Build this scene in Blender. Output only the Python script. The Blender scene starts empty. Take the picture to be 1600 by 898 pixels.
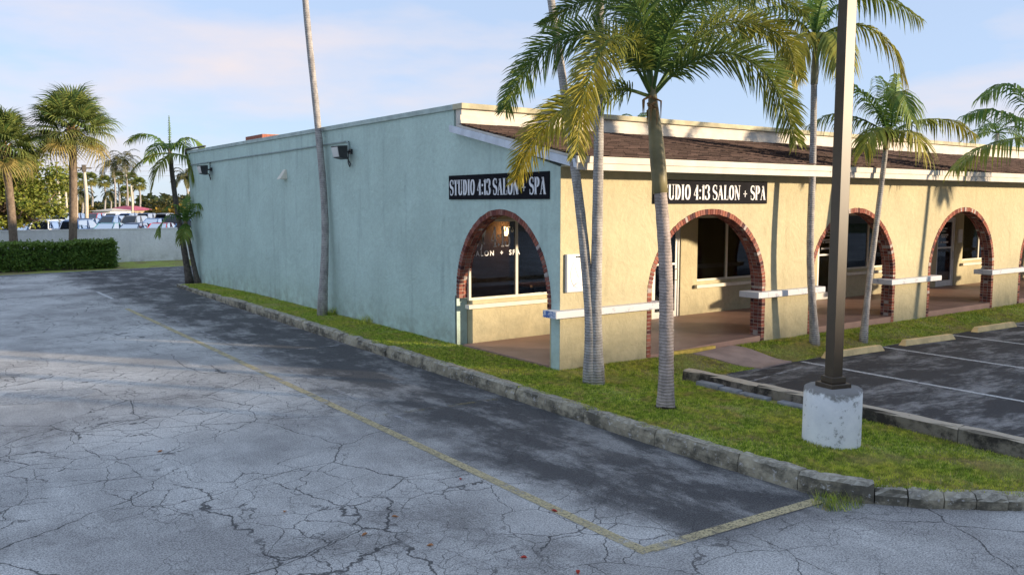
import bpy, math, random
import numpy as np
from mathutils import Vector, Matrix, Euler
R = math.radians
rng = random.Random(413)
nrng = np.random.default_rng(413)
SC = bpy.context.scene
COL = SC.collection

# ------------------------------------------------------------------ camera
F_PX, CX, CY = 1337.0, 800.0, 449.0
PITCH = math.atan((CY - 316.0) / F_PX)
YAW = R(35.7)
CAM = Vector((-9.24, -11.44, 2.9))
FW = Vector((math.sin(YAW) * math.cos(PITCH), math.cos(YAW) * math.cos(PITCH), -math.sin(PITCH)))
RT = Vector((math.cos(YAW), -math.sin(YAW), 0))
UP = RT.cross(FW)
cam = bpy.data.cameras.new('Camera')
cam.sensor_width = 36.0
cam.lens = F_PX / 1600 * 36
cam.clip_end = 5000
camo = bpy.data.objects.new('Camera', cam)
COL.objects.link(camo)
camo.matrix_world = Matrix((
    (RT.x, UP.x, -FW.x, CAM.x), (RT.y, UP.y, -FW.y, CAM.y), (RT.z, UP.z, -FW.z, CAM.z), (0, 0, 0, 1)))
SC.camera = camo

# ------------------------------------------------------------------ sky and sun
SUN_EL, SUN_AZ = R(9.5), R(39)          # azimuth from -Y towards +X
SD = Vector((math.sin(SUN_AZ) * math.cos(SUN_EL), -math.cos(SUN_AZ) * math.cos(SUN_EL), math.sin(SUN_EL)))
w = bpy.data.worlds.new('World'); SC.world = w; w.use_nodes = True
nt = w.node_tree; nt.nodes.clear()
def N(t, **k):
    n = nt.nodes.new(t)
    for a, b in k.items(): setattr(n, a, b)
    return n
wo = N('ShaderNodeOutputWorld'); bg = N('ShaderNodeBackground'); sky = N('ShaderNodeTexSky')
sky.sky_type = 'NISHITA'; sky.sun_disc = False
sky.sun_elevation = SUN_EL; sky.sun_rotation = math.pi - SUN_AZ   # clockwise from +Y
sky.air_density = 0.8; sky.dust_density = 0.3; sky.ozone_density = 2.5
bg.inputs['Strength'].default_value = 0.15
tc = N('ShaderNodeTexCoord'); sep = N('ShaderNodeSeparateXYZ')
nt.links.new(tc.outputs['Generated'], sep.inputs[0])
mp = N('ShaderNodeMapping'); mp.inputs['Scale'].default_value = (1, 1, 3.6); mp.inputs['Location'].default_value = (.35, .8, .58)
nt.links.new(tc.outputs['Generated'], mp.inputs[0])
no = N('ShaderNodeTexNoise'); no.inputs['Scale'].default_value = 2.6; no.inputs['Detail'].default_value = 7; no.inputs['Roughness'].default_value = 0.52
nt.links.new(mp.outputs[0], no.inputs['Vector'])
cr = N('ShaderNodeValToRGB'); cr.color_ramp.elements[0].position = 0.48; cr.color_ramp.elements[1].position = 0.72
nt.links.new(no.outputs[0], cr.inputs[0])
ev = N('ShaderNodeValToRGB')                       # more cloud low in the sky, all the way round
e = ev.color_ramp.elements; e[0].position = 0.0; e[0].color = (1, 1, 1, 1); e[1].position = 0.42; e[1].color = (.12, .12, .12, 1)
m1 = e.new(0.16); m1.color = (.95, .95, .95, 1)
nt.links.new(sep.outputs['Z'], ev.inputs[0])
mu = N('ShaderNodeMath', operation='MULTIPLY'); nt.links.new(cr.outputs[0], mu.inputs[0]); nt.links.new(ev.outputs[0], mu.inputs[1])
mix = N('ShaderNodeMix', data_type='RGBA'); nt.links.new(mu.outputs[0], mix.inputs['Factor'])
tint = N('ShaderNodeMix', data_type='RGBA', blend_type='MULTIPLY'); tint.inputs['Factor'].default_value = 1
nt.links.new(sky.outputs[0], tint.inputs['A']); tint.inputs['B'].default_value = (.85, .80, .95, 1)
veil = N('ShaderNodeMix', data_type='RGBA'); veil.inputs['Factor'].default_value = .86      # thin high haze, the same all over the sky
nt.links.new(tint.outputs['Result'], veil.inputs['A']); veil.inputs['B'].default_value = (.88, 1.07, 1.34, 1)
nt.links.new(veil.outputs['Result'], mix.inputs['A']); mix.inputs['B'].default_value = (1.56, 1.40, 1.42, 1)
nt.links.new(mix.outputs['Result'], bg.inputs['Color']); nt.links.new(bg.outputs[0], wo.inputs[0])
sl = bpy.data.lights.new('Sun', 'SUN'); sl.energy = 2.0; sl.angle = R(1.6); sl.color = (1.0, 0.80, 0.56)
so = bpy.data.objects.new('Sun', sl); COL.objects.link(so)
so.rotation_euler = SD.to_track_quat('Z', 'Y').to_euler(); so.location = (30, -40, 20)
SC.view_settings.view_transform = 'Standard'; SC.view_settings.look = 'None'
SC.view_settings.gamma = 1; SC.view_settings.exposure = 2.0
SC.render.resolution_x = 1024; SC.render.resolution_y = 574

# ------------------------------------------------------------------ pixel helpers (1600 px photograph -> metres)
def ray(x, y): return FW + RT * ((x - CX) / F_PX) - UP * ((y - CY) / F_PX)
def P(x, y, D): return CAM + ray(x, y) * D
def G(x, y, z=0.0):
    r = ray(x, y); return CAM + r * ((z - CAM.z) / r.z)
def depth(p): return (Vector(p) - CAM).dot(FW)

# ------------------------------------------------------------------ mesh helpers
class MB:
    def __init__(s): s.v = []; s.f = []; s.a = []; s.t = 0.0
    def add(s, vs, fs):
        o = len(s.v); s.v += [tuple(q) for q in vs]; s.a += [s.t] * len(vs)
        s.f += [tuple(i + o for i in q) for q in fs]
    def box(s, x0, x1, y0, y1, z0, z1):
        s.add([(x0,y0,z0),(x1,y0,z0),(x1,y1,z0),(x0,y1,z0),(x0,y0,z1),(x1,y0,z1),(x1,y1,z1),(x0,y1,z1)],
              [(0,3,2,1),(4,5,6,7),(0,1,5,4),(1,2,6,5),(2,3,7,6),(3,0,4,7)])
    def hexa(s, b, t):       # bottom and top rings of equal length
        n = len(b); s.add(list(b) + list(t), [tuple(range(n - 1, -1, -1)), tuple(range(n, 2 * n))] + [(i, (i + 1) % n, n + (i + 1) % n, n + i) for i in range(n)])
    def tube(s, pts, rad, n=8, cap=True):
        pts = [Vector(p) for p in pts]; vs = []; fs = []
        a = None
        for i, p in enumerate(pts):
            d = (pts[min(i + 1, len(pts) - 1)] - pts[max(i - 1, 0)]).normalized()
            if a is None: a = d.orthogonal().normalized()
            a = (a - d * a.dot(d)).normalized(); b = d.cross(a)
            r = rad[i] if hasattr(rad, '__len__') else rad
            for k in range(n):
                q = 2 * math.pi * k / n; vs.append(p + (a * math.cos(q) + b * math.sin(q)) * r)
        for i in range(len(pts) - 1):
            for k in range(n):
                fs.append((i * n + k, i * n + (k + 1) % n, (i + 1) * n + (k + 1) % n, (i + 1) * n + k))
        if cap: fs += [tuple(range(n - 1, -1, -1)), tuple(range((len(pts) - 1) * n, len(pts) * n))]
        s.add(vs, fs)
    def mesh(s, name, off=(0, 0, 0), smooth=False):
        me = bpy.data.meshes.new(name)
        o = Vector(off)
        me.from_pydata([(q[0] - o.x, q[1] - o.y, q[2] - o.z) for q in s.v], [], s.f)
        if any(s.a):
            at = me.attributes.new('tint', 'FLOAT', 'POINT'); at.data.foreach_set('value', s.a)
        if smooth: me.polygons.foreach_set('use_smooth', [True] * len(me.polygons))
        me.update(); return me

ROOT = {}
def tag(o, label=None, cat=None, group=None, kind=None):
    if label: o['label'] = label
    if cat: o['category'] = cat
    if group: o['group'] = group
    if kind: o['kind'] = kind
    return o
def put(name, me, mat=None, parent=None):
    o = bpy.data.objects.new(name, me); COL.objects.link(o)
    if mat and me and not me.materials: me.materials.append(mat)
    if parent: o.parent = parent
    return o
def thing(name, loc, label, cat, group=None):
    o = put(name, None); o.location = loc; o.empty_display_size = .2; ROOT[o.name] = Vector(loc)
    return tag(o, label, cat, group)
def base_of(o):
    while o.parent: o = o.parent
    return ROOT.get(o.name, Vector((0, 0, 0)))
def part(name, mb, mat, parent=None, smooth=False, kind=None, bevel=0):
    o = put(name, mb.mesh(name, base_of(parent) if parent else (0, 0, 0), smooth), mat, parent)
    if kind: o['kind'] = kind
    if bevel:
        b = o.modifiers.new('bevel', 'BEVEL'); b.width = bevel; b.segments = 2; b.limit_method = 'ANGLE'
    return o
def solo(name, mb, mat, loc, label, cat, group=None, smooth=False, bevel=0):
    o = put(name, mb.mesh(name, loc, smooth), mat); o.location = loc; ROOT[o.name] = Vector(loc)
    if bevel:
        b = o.modifiers.new('bevel', 'BEVEL'); b.width = bevel; b.segments = 2; b.limit_method = 'ANGLE'
    return tag(o, label, cat, group)
def copy_tree(o, loc, rz=0, sc=1, label=None):
    c = o.copy(); COL.objects.link(c); c.location = loc; c.rotation_euler = (0, 0, rz); c.scale = (sc,) * 3
    if label: c['label'] = label
    for ch in list(o.children):
        k = ch.copy(); COL.objects.link(k); k.parent = c
        for g in list(ch.children):
            h = g.copy(); COL.objects.link(h); h.parent = k
    return c

# ------------------------------------------------------------------ materials
class Mat:
    def __init__(s, name, rough=.8, spec=.3, metal=0):
        s.m = bpy.data.materials.new(name); s.m.use_nodes = True; s.t = s.m.node_tree
        s.p = s.t.nodes['Principled BSDF']; s.p.inputs['Roughness'].default_value = rough
        s.p.inputs['Specular IOR Level'].default_value = spec; s.p.inputs['Metallic'].default_value = metal
        s.co = s.n('ShaderNodeTexCoord').outputs['Object']
        s.bumps = None
    def n(s, t, **k):
        q = s.t.nodes.new(t)
        for a, b in k.items(): setattr(q, a, b)
        return q
    def l(s, a, b): s.t.links.new(a, b)
    def mapped(s, scale=(1, 1, 1), co=None):
        q = s.n('ShaderNodeMapping'); q.inputs['Scale'].default_value = scale; s.l(co or s.co, q.inputs[0]); return q.outputs[0]
    def noise(s, sc, det=4, rough=.55, co=None, dist=0):
        q = s.n('ShaderNodeTexNoise'); q.inputs['Scale'].default_value = sc; q.inputs['Detail'].default_value = det
        q.inputs['Roughness'].default_value = rough; q.inputs['Distortion'].default_value = dist
        s.l(co or s.co, q.inputs['Vector']); return q.outputs[0]
    def ramp(s, x, a, b, lo=0, hi=1):
        q = s.n('ShaderNodeMapRange'); q.interpolation_type = 'SMOOTHSTEP'
        q.inputs[1].default_value = a; q.inputs[2].default_value = b; q.inputs[3].default_value = lo; q.inputs[4].default_value = hi
        s.l(x, q.inputs[0]); return q.outputs[0]
    def math(s, op, a, b=None):
        q = s.n('ShaderNodeMath', operation=op)
        for i, x in enumerate((a, b)):
            if x is None: continue
            if isinstance(x, (int, float)): q.inputs[i].default_value = x
            else: s.l(x, q.inputs[i])
        return q.outputs[0]
    def mix(s, f, a, b, mode='MIX'):
        q = s.n('ShaderNodeMix', data_type='RGBA', blend_type=mode)
        for nm, x in (('Factor', f), ('A', a), ('B', b)):
            if isinstance(x, (int, float)): q.inputs[nm].default_value = x
            elif isinstance(x, tuple): q.inputs[nm].default_value = (*x, 1)
            else: s.l(x, q.inputs[nm])
        return q.outputs['Result']
    def col(s, c):
        if isinstance(c, tuple): s.p.inputs['Base Color'].default_value = (*c, 1)
        else: s.l(c, s.p.inputs['Base Color'])
    def bump(s, h, st=.3, d=.02):
        q = s.n('ShaderNodeBump'); q.inputs['Strength'].default_value = st; q.inputs['Distance'].default_value = d
        s.l(h, q.inputs['Height'])
        if s.bumps: s.l(s.bumps, q.inputs['Normal'])
        s.bumps = q.outputs[0]; s.l(s.bumps, s.p.inputs['Normal'])
    def xyz(s):
        q = s.n('ShaderNodeSeparateXYZ'); s.l(s.co, q.inputs[0]); return q.outputs
M = {}
def plain(name, c, rough=.7, var=.12, sc=6, spec=.3, metal=0, bump=0):
    a = Mat(name, rough, spec, metal); n = a.noise(sc, 5)
    a.col(a.mix(a.ramp(n, .3, .7), tuple(x * (1 - var) for x in c), tuple(min(1, x * (1 + var)) for x in c)))
    if bump: a.bump(a.noise(sc * 8, 4), bump, .01)
    M[name] = a.m; return a.m
def stucco(name, c, dark, stain=.5):
    a = Mat(name, .9, .15)
    st = a.noise(1.0, 6, .6, a.mapped((3.0, 3.0, .35)))
    bl = a.noise(.7, 6, .6)
    c1 = a.mix(a.ramp(bl, .3, .72), c, tuple(x * .86 for x in c))
    c2 = a.mix(a.math('MULTIPLY', a.ramp(st, .52, .78), stain), c1, dark)
    z = a.xyz()[2]
    low = a.math('MULTIPLY', a.ramp(z, .9, -.15), a.ramp(a.noise(3, 5), .35, .7))      # splash dirt along the foot
    c3 = a.mix(a.math('MULTIPLY', low, .45), c2, (.20, .20, .15))
    chip = a.ramp(a.noise(5, 8, .7), .70, .73)
    run = a.math('MULTIPLY', a.ramp(a.noise(1.0, 5, .6, a.mapped((5.5, 5.5, .10))), .52, .70), a.ramp(a.math('ADD', z, a.math('MULTIPLY', bl, 2.0)), 3.0, 5.2))      # rain runs below the coping
    c3 = a.mix(a.math('MULTIPLY', run, .3), c3, dark)
    mott = a.noise(9, 6, .7); c3 = a.mix(a.ramp(mott, .36, .64), a.mix(1.0, c3, (.95, .95, .95), 'MULTIPLY'), a.mix(1.0, c3, (1.04, 1.04, 1.04), 'MULTIPLY'))
    a.col(a.mix(a.math('MULTIPLY', chip, .35), c3, tuple(min(1, x * 1.25) for x in c)))
    a.bump(a.noise(2.2, 5, .6, dist=.6), .6, .06); a.bump(a.noise(15, 6, .7), .45, .02)
    M[name] = a.m
stucco('green_stucco', (.53, .67, .61), (.35, .45, .42), .75)
stucco('yellow_stucco', (.53, .47, .305), (.38, .33, .205), .55)
stucco('white_stucco', (.88, .88, .87), (.66, .67, .68), .5)
plain('cream_wall', (.60, .53, .34), .85, .1, 3, .2, 0, .2)
plain('fascia_white', (.60, .55, .48), .6, .08, 4, .3, 0, .05)
plain('trim_blue_white', (.62, .66, .72), .6, .1, 5)
plain('cap_tan', (.47, .43, .30), .8, .2, 3, .2, 0, .2)
plain('cap_green', (.42, .50, .47), .8, .15, 3, .2, 0, .2)
plain('frame_cream', (.70, .66, .55), .5, .06)
plain('frame_white', (.72, .72, .70), .4, .05)
plain('metal_dark', (.03, .03, .032), .5, .2, 10, .5)
plain('bronze', (.055, .037, .020), .4, .15, 4, .6, .0)
plain('sign_black', (.010, .010, .014), .8, .2, 3, .1)
plain('letter_white', (.80, .80, .82), .5, .03)
plain('curtain', (.62, .61, .58), .9, .1, 3)
plain('room_wall', (.32, .19, .10), .9, .2, 1)
plain('room_dark', (.035, .032, .03), .9, .2, 1)
plain('room_floor', (.10, .085, .07), .5, .2, 3)
plain('leather', (.03, .028, .026), .45, .2, 4)
plain('wood_top', (.50, .24, .08), .45, .15, 4)
plain('roof_membrane', (.45, .44, .42), .9, .15, 2)
plain('tyre', (.02, .02, .02), .8)
plain('rim', (.45, .46, .48), .35, .1, 5, .5, .8)
plain('plastic_red', (.35, .02, .02), .3)
plain('lamp_lens', (.7, .7, .68), .15, .05, 5, .6)
plain('conduit_grey', (.30, .37, .36), .6)
plain('notice_case', (.66, .66, .68), .35, .05, 3, .5)
plain('notice_emblem', (.74, .74, .76), .5, .05)
plain('pink_roof', (.42, .10, .16), .7, .2, 2)
plain('concrete_pole', (.58, .52, .42), .85, .1, 3)
plain('dry_leaf_red', (.45, .05, .03), .6, .3, 40)
plain('dry_leaf_tan', (.42, .20, .09), .7, .3, 40)
plain('paint_yellow_edge', (.62, .45, .10), .75, .2, 8)
plain('soil', (.035, .028, .02), .95, .3, 8, .1, 0, .5)
plain('bark', (.16, .12, .09), .95, .3, 8, .1, 0, .6)
plain('building_tan', (.40, .34, .26), .9, .1, 2)
plain('trunk_dark', (.11, .095, .08), .95, .3, 12, .1, 0, .5)

# asphalt with crazing, a darker sealed lane along the kerb and dusty patches
def asphalt():
    a = Mat('asphalt', .86, .25); x, y, z = a.xyz()
    big = a.noise(.35, 6, .62); mid = a.noise(1.6, 7, .65, a.mapped((1.6, .55, 1))); fine = a.noise(60, 4, .8); fine2 = a.noise(22, 6, .75)
    base = a.mix(a.ramp(big, .32, .68), (.31, .30, .295), (.58, .57, .555))
    base = a.mix(a.math('MULTIPLY', a.ramp(mid, .45, .75), .55), base, (.64, .63, .61))
    warp = a.math('MULTIPLY', a.math('SUBTRACT', a.noise(.8, 6, .65), .5), 3.0)
    xx = a.math('ADD', x, warp)
    seal = a.math('MULTIPLY', a.ramp(xx, -4.2, -2.9), a.ramp(a.math('ADD', y, a.math('MULTIPLY', warp, .25)), -6.9, -5.9))
    dusty = a.ramp(a.noise(1.5, 9, .72, a.mapped((1, .5, 1))), .47, .64)
    sealc = a.mix(a.math('MULTIPLY', dusty, .75), (.06, .06, .065), (.36, .355, .35))
    base = a.mix(a.math('MULTIPLY', seal, .92), base, sealc)
    stain = a.math('MULTIPLY', a.ramp(a.noise(.55, 6, .66, a.mapped((1, 1, 1))), .56, .70), .62)
    base = a.mix(stain, base, (.17, .16, .155))
    base = a.mix(a.ramp(fine, .40, .60), a.mix(1.0, base, (.60, .60, .61), 'MULTIPLY'), a.mix(1.0, base, (1.38, 1.38, 1.37), 'MULTIPLY'))
    base = a.mix(a.ramp(fine2, .56, .66, 0, .45), base, (.16, .16, .16))
    wv = a.n('ShaderNodeVectorMath', operation='ADD')
    nn = a.n('ShaderNodeTexNoise'); nn.inputs['Scale'].default_value = 1.7; nn.inputs['Detail'].default_value = 5; nn.inputs['Roughness'].default_value = .58; a.l(a.co, nn.inputs['Vector'])
    sc = a.n('ShaderNodeVectorMath', operation='SCALE'); sc.inputs['Scale'].default_value = .36; a.l(nn.outputs['Color'], sc.inputs[0])
    a.l(a.co, wv.inputs[0]); a.l(sc.outputs[0], wv.inputs[1])
    def crack(scale, wd, mask):
        v = a.n('ShaderNodeTexVoronoi', feature='DISTANCE_TO_EDGE'); v.inputs['Scale'].default_value = scale; a.l(wv.outputs[0], v.inputs['Vector'])
        return a.math('MULTIPLY', a.ramp(v.outputs[0], wd * .3, wd, 1, 0), mask)
    c1 = crack(.62, .0075, a.ramp(a.noise(.9, 3), .36, .48))
    c2 = crack(1.9, .0145, a.ramp(a.noise(.33, 3, .55), .42, .54))
    c3 = crack(5.0, .026, a.ramp(a.noise(.5, 4, .6), .48, .60, 0, .75))
    notseal = a.math('SUBTRACT', 1.0, a.math('MULTIPLY', seal, .6))
    cc = a.math('MULTIPLY', a.math('MAXIMUM', c1, a.math('MAXIMUM', c2, c3)), notseal)
    a.col(a.mix(a.math('MULTIPLY', cc, .8), base, (.025, .025, .028)))
    a.bump(fine, .55, .012); a.bump(cc, -.7, .02)
    M['asphalt'] = a.m
asphalt()
def lot():
    a = Mat('asphalt_sealed', .75, .3); fine = a.noise(70, 4, .75)
    dusty = a.ramp(a.noise(1.3, 9, .74, a.mapped((.6, 1.4, 1))), .46, .66)
    c = a.mix(a.math('MULTIPLY', dusty, .8), (.045, .046, .052), (.34, .335, .335))
    c = a.mix(a.ramp(fine, .4, .6), a.mix(1.0, c, (.6, .6, .6), 'MULTIPLY'), a.mix(1.0, c, (1.3, 1.3, 1.3), 'MULTIPLY'))
    a.col(c); a.bump(fine, .5, .01); M['asphalt_sealed'] = a.m
lot()
def worn_paint(name, c, lo, hi, fade=.0):
    a = Mat(name, .8, .2); n = a.noise(3.2, 8, .72); n2 = a.noise(45, 3, .7)
    a.col(a.mix(a.ramp(n2, .3, .7), tuple(x * .75 for x in c), c))
    al = a.math('MULTIPLY', a.ramp(n, lo, hi), a.ramp(n2, .34, .50, .25, 1))
    if fade: al = a.math('MULTIPLY', al, fade)
    a.l(al, a.p.inputs['Alpha']); M[name] = a.m
worn_paint('paint_yellow', (.60, .51, .31), .30, .52, .95)
worn_paint('paint_yellow_faint', (.44, .36, .16), .42, .62, .6)
worn_paint('paint_white', (.70, .70, .70), .25, .42)
worn_paint('paint_white_faint', (.58, .58, .6), .42, .60, .6)
worn_paint('patch_pale', (.50, .50, .50), .30, .48, .9)

def kerbmat():
    a = Mat('kerb_concrete', .95, .1); x, y, z = a.xyz()
    n = a.noise(2.4, 8, .7); n2 = a.noise(14, 6, .7)
    c = a.mix(a.ramp(n, .35, .65), (.25, .22, .16), (.47, .42, .31))
    c = a.mix(a.ramp(a.noise(4, 7, .7, a.mapped((.55, .55, .8))), .42, .62, 0, .8), c, (.05, .048, .043))
    c = a.mix(a.math('MULTIPLY', a.ramp(n2, .57, .66), .8), c, (.50, .49, .47))
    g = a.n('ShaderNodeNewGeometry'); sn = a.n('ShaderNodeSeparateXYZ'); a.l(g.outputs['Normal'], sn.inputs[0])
    tread_mix = a.mix(a.ramp(n2, .40, .62), (.54, .50, .42), (.26, .24, .20))        # upward faces mixed paler than the stained sides
    c = a.mix(a.ramp(sn.outputs[2], .45, .85, 0, .8), c, tread_mix)
    a.col(c); a.bump(n2, .6, .025); M['kerb_concrete'] = a.m
kerbmat()
def kerb2():
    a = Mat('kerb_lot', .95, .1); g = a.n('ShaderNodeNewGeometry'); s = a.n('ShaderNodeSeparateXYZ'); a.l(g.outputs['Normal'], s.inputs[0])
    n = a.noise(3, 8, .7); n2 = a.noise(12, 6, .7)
    top = a.mix(a.ramp(n2, .55, .7), (.55, .47, .37), (.30, .25, .20))        # tan mix for the upward faces
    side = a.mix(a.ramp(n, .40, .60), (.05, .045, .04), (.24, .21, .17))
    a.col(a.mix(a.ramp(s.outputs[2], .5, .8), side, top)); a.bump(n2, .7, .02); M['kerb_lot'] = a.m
kerb2()
plain('kerb_block_grey', (.27, .28, .30), .95, .25, 4, .1, 0, .5)
plain('wheel_stop_paint', (.86, .62, .30), .8, .14, 5, .2, 0, .2)
plain('floor_terracotta', (.33, .205, .17), .55, .14, 1.6, .4, 0, .08)
plain('path_concrete', (.44, .32, .27), .85, .16, 2.5, .2, 0, .2)
def basemat():
    a = Mat('base_paint', .85, .2); n = a.noise(3, 8, .7); n2 = a.noise(7, 8, .75)
    x, y, z = a.xyz()
    c = a.mix(a.ramp(n, .3, .7), (.88, .88, .88), (.74, .75, .77))
    c = a.mix(a.math('MULTIPLY', a.ramp(n2, .56, .66), .75), c, (.20, .19, .18))
    c = a.mix(a.ramp(a.math('ADD', z, a.math('MULTIPLY', a.math('SUBTRACT', n, .5), .45)), .66, .72), c, (.27, .26, .25))   # paint worn off the top
    a.col(c); a.bump(n2, .3, .01); M['base_paint'] = a.m
basemat()
def ledgemat():
    a = Mat('ledge_paint', .8, .2); n = a.noise(4, 8, .72)
    c = a.mix(a.ramp(n, .55, .66), (.70, .70, .72), (.38, .40, .46)); a.col(c); a.bump(a.noise(20, 5), .3, .01); M['ledge_paint'] = a.m
ledgemat()
def ledgeblue():
    a = Mat('ledge_blue', .8, .2); n = a.noise(9, 8, .72)
    c = a.mix(a.ramp(n, .46, .56), (.62, .65, .72), (.08, .16, .42)); a.col(c); M['ledge_blue'] = a.m
ledgeblue()
def brickmat():
    a = Mat('brick', .9, .15); oi = a.n('ShaderNodeObjectInfo'); g = a.n('ShaderNodeNewGeometry')
    r = a.math('FRACT', a.math('ADD', oi.outputs['Random'], a.math('MULTIPLY', g.outputs['Random Per Island'], 3.7)))
    q = a.n('ShaderNodeValToRGB'); el = q.color_ramp.elements; q.color_ramp.interpolation = 'CONSTANT'
    cols = [(0, (.27, .095, .07)), (.22, (.38, .145, .10)), (.45, (.19, .065, .055)), (.62, (.32, .14, .115)), (.78, (.10, .05, .055)), (.86, (.34, .18, .14)), (.93, (.50, .44, .41))]
    el[0].color = (*cols[0][1], 1); el[1].position = cols[1][0]; el[1].color = (*cols[1][1], 1)
    for p_, c_ in cols[2:]:
        k = el.new(p_); k.color = (*c_, 1)
    a.l(r, q.inputs[0]); n = a.noise(18, 6, .7)
    c = a.mix(a.ramp(n, .4, .65, 0, .5), q.outputs[0], (.10, .04, .035))
    c = a.mix(a.ramp(a.noise(9, 6, .7), .64, .70, 0, .55), c, (.55, .50, .46))
    a.col(c); a.bump(n, .5, .01); M['brick'] = a.m
brickmat()
plain('mortar', (.42, .36, .31), .95, .2, 10, .1, 0, .4)
def shingle():
    a = Mat('shingle', .95, .1); g = a.n('ShaderNodeNewGeometry'); n = a.noise(1.2, 6, .6, a.mapped((.4, 2, 2)))
    c = a.mix(g.outputs['Random Per Island'], (.046, .034, .032), (.118, .082, .075))
    c = a.mix(a.ramp(n, .45, .7, 0, .6), c, (.075, .055, .05)); a.col(c); a.bump(a.noise(60, 3), .5, .01); M['shingle'] = a.m
shingle()
def glass(name, tintc, refl, rough=.02):
    m = bpy.data.materials.new(name); m.use_nodes = True; t = m.node_tree; t.nodes.clear()
    o = t.nodes.new('ShaderNodeOutputMaterial'); tr = t.nodes.new('ShaderNodeBsdfTransparent'); gl = t.nodes.new('ShaderNodeBsdfGlossy')
    tr.inputs[0].default_value = (*tintc, 1); gl.inputs['Roughness'].default_value = rough; gl.inputs[0].default_value = (.9, .95, 1, 1)
    mx = t.nodes.new('ShaderNodeMixShader'); fr = t.nodes.new('ShaderNodeFresnel'); fr.inputs[0].default_value = refl
    t.links.new(fr.outputs[0], mx.inputs[0]); t.links.new(tr.outputs[0], mx.inputs[1]); t.links.new(gl.outputs[0], mx.inputs[2]); t.links.new(mx.outputs[0], o.inputs[0])
    M[name] = m
glass('window_glass', (.62, .64, .66), 1.5)
glass('car_glass', (.03, .05, .09), 1.22, .08)
def lampmat():
    a = Mat('lamp_glow', .5); a.p.inputs['Emission Color'].default_value = (1, .62, .25, 1); a.p.inputs['Emission Strength'].default_value = 5; a.col((.9, .7, .4)); M['lamp_glow'] = a.m
lampmat()
def leafmat(name, g1, g2, yel, trans=.28, rough=.5, spec=.3, nsc=1.2):
    a = Mat(name, rough, spec); at = a.n('ShaderNodeAttribute'); at.attribute_name = 'tint'; gg = a.n('ShaderNodeNewGeometry')
    r = gg.outputs['Random Per Island']
    c = a.mix(r, g1, g2)
    c = a.mix(a.math('MULTIPLY', at.outputs['Fac'], a.ramp(a.noise(nsc, 4), .25, .6, .55, 1)), c, yel)
    a.col(c); tl = a.n('ShaderNodeBsdfTranslucent'); a.l(c, tl.inputs[0]); mx = a.n('ShaderNodeMixShader'); mx.inputs[0].default_value = trans
    a.l(a.p.outputs[0], mx.inputs[1]); a.l(tl.outputs[0], mx.inputs[2]); a.l(mx.outputs[0], a.t.nodes['Material Output'].inputs[0]); M[name] = a.m
leafmat('foxtail_leaf', (.05, .12, .034), (.135, .22, .05), (.42, .33, .04))
leafmat('palm_leaf', (.06, .15, .03), (.16, .27, .05), (.38, .30, .035))
leafmat('sabal_leaf', (.07, .14, .04), (.20, .25, .06), (.36, .27, .09))
leafmat('tree_leaf', (.08, .15, .025), (.24, .29, .05), (.30, .24, .04))
leafmat('far_leaf', (.025, .05, .022), (.07, .09, .035), (.30, .20, .03))
leafmat('hedge_leaf', (.06, .14, .03), (.19, .30, .055), (.2, .25, .04))
def grassmats():
    a = Mat('grass_blade', .6, .2); g = a.n('ShaderNodeNewGeometry'); pos = a.n('ShaderNodeNewGeometry').outputs['Position']
    n = a.noise(.9, 5, .6, pos); n2 = a.noise(3.5, 5, .6, pos)
    q = a.n('ShaderNodeValToRGB'); el = q.color_ramp.elements; el[0].color = (.08, .15, .025, 1); el[1].color = (.55, .48, .24, 1); el[1].position = 1
    for p_, c_ in ((.35, (.19, .29, .045, 1)), (.70, (.36, .43, .07, 1)), (.88, (.46, .48, .11, 1))): k = el.new(p_); k.color = c_
    a.l(g.outputs['Random Per Island'], q.inputs[0]); c = q.outputs[0]
    c = a.mix(a.ramp(n, .45, .62, 0, .55), c, (.46, .44, .10)); c = a.mix(a.ramp(n2, .52, .66, 0, .75), c, (.38, .29, .15))
    n3 = a.noise(11, 3, .6, pos); n4 = a.noise(.55, 4, .6, pos)
    c = a.mix(a.ramp(n3, .38, .62), a.mix(1.0, c, (.75, .85, .65), 'MULTIPLY'), a.mix(1.0, c, (1.9, 1.8, 1.4), 'MULTIPLY'))
    c = a.mix(a.ramp(n4, .54, .66, 0, .5), c, (.60, .48, .26))
    a.col(c); tl = a.n('ShaderNodeBsdfTranslucent'); a.l(c, tl.inputs[0]); mx = a.n('ShaderNodeMixShader'); mx.inputs[0].default_value = .45
    a.l(a.p.outputs[0], mx.inputs[1]); a.l(tl.outputs[0], mx.inputs[2]); a.l(mx.outputs[0], a.t.nodes['Material Output'].inputs[0]); M['grass_blade'] = a.m
    a = Mat('lawn', .95, .1); n = a.noise(.9, 6, .65); n2 = a.noise(22, 5, .7)
    c = a.mix(a.ramp(n2, .35, .65), (.22, .27, .06), (.46, .52, .13)); c = a.mix(a.ramp(n, .42, .62, 0, .85), c, (.27, .21, .12)); a.col(c); a.bump(n2, .8, .03); M['lawn'] = a.m
    a = Mat('ground', .95, .1); n = a.noise(.03, 6, .65); c = a.mix(a.ramp(n, .4, .6), (.07, .10, .03), (.14, .14, .07)); a.col(c); M['ground'] = a.m
grassmats()
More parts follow.
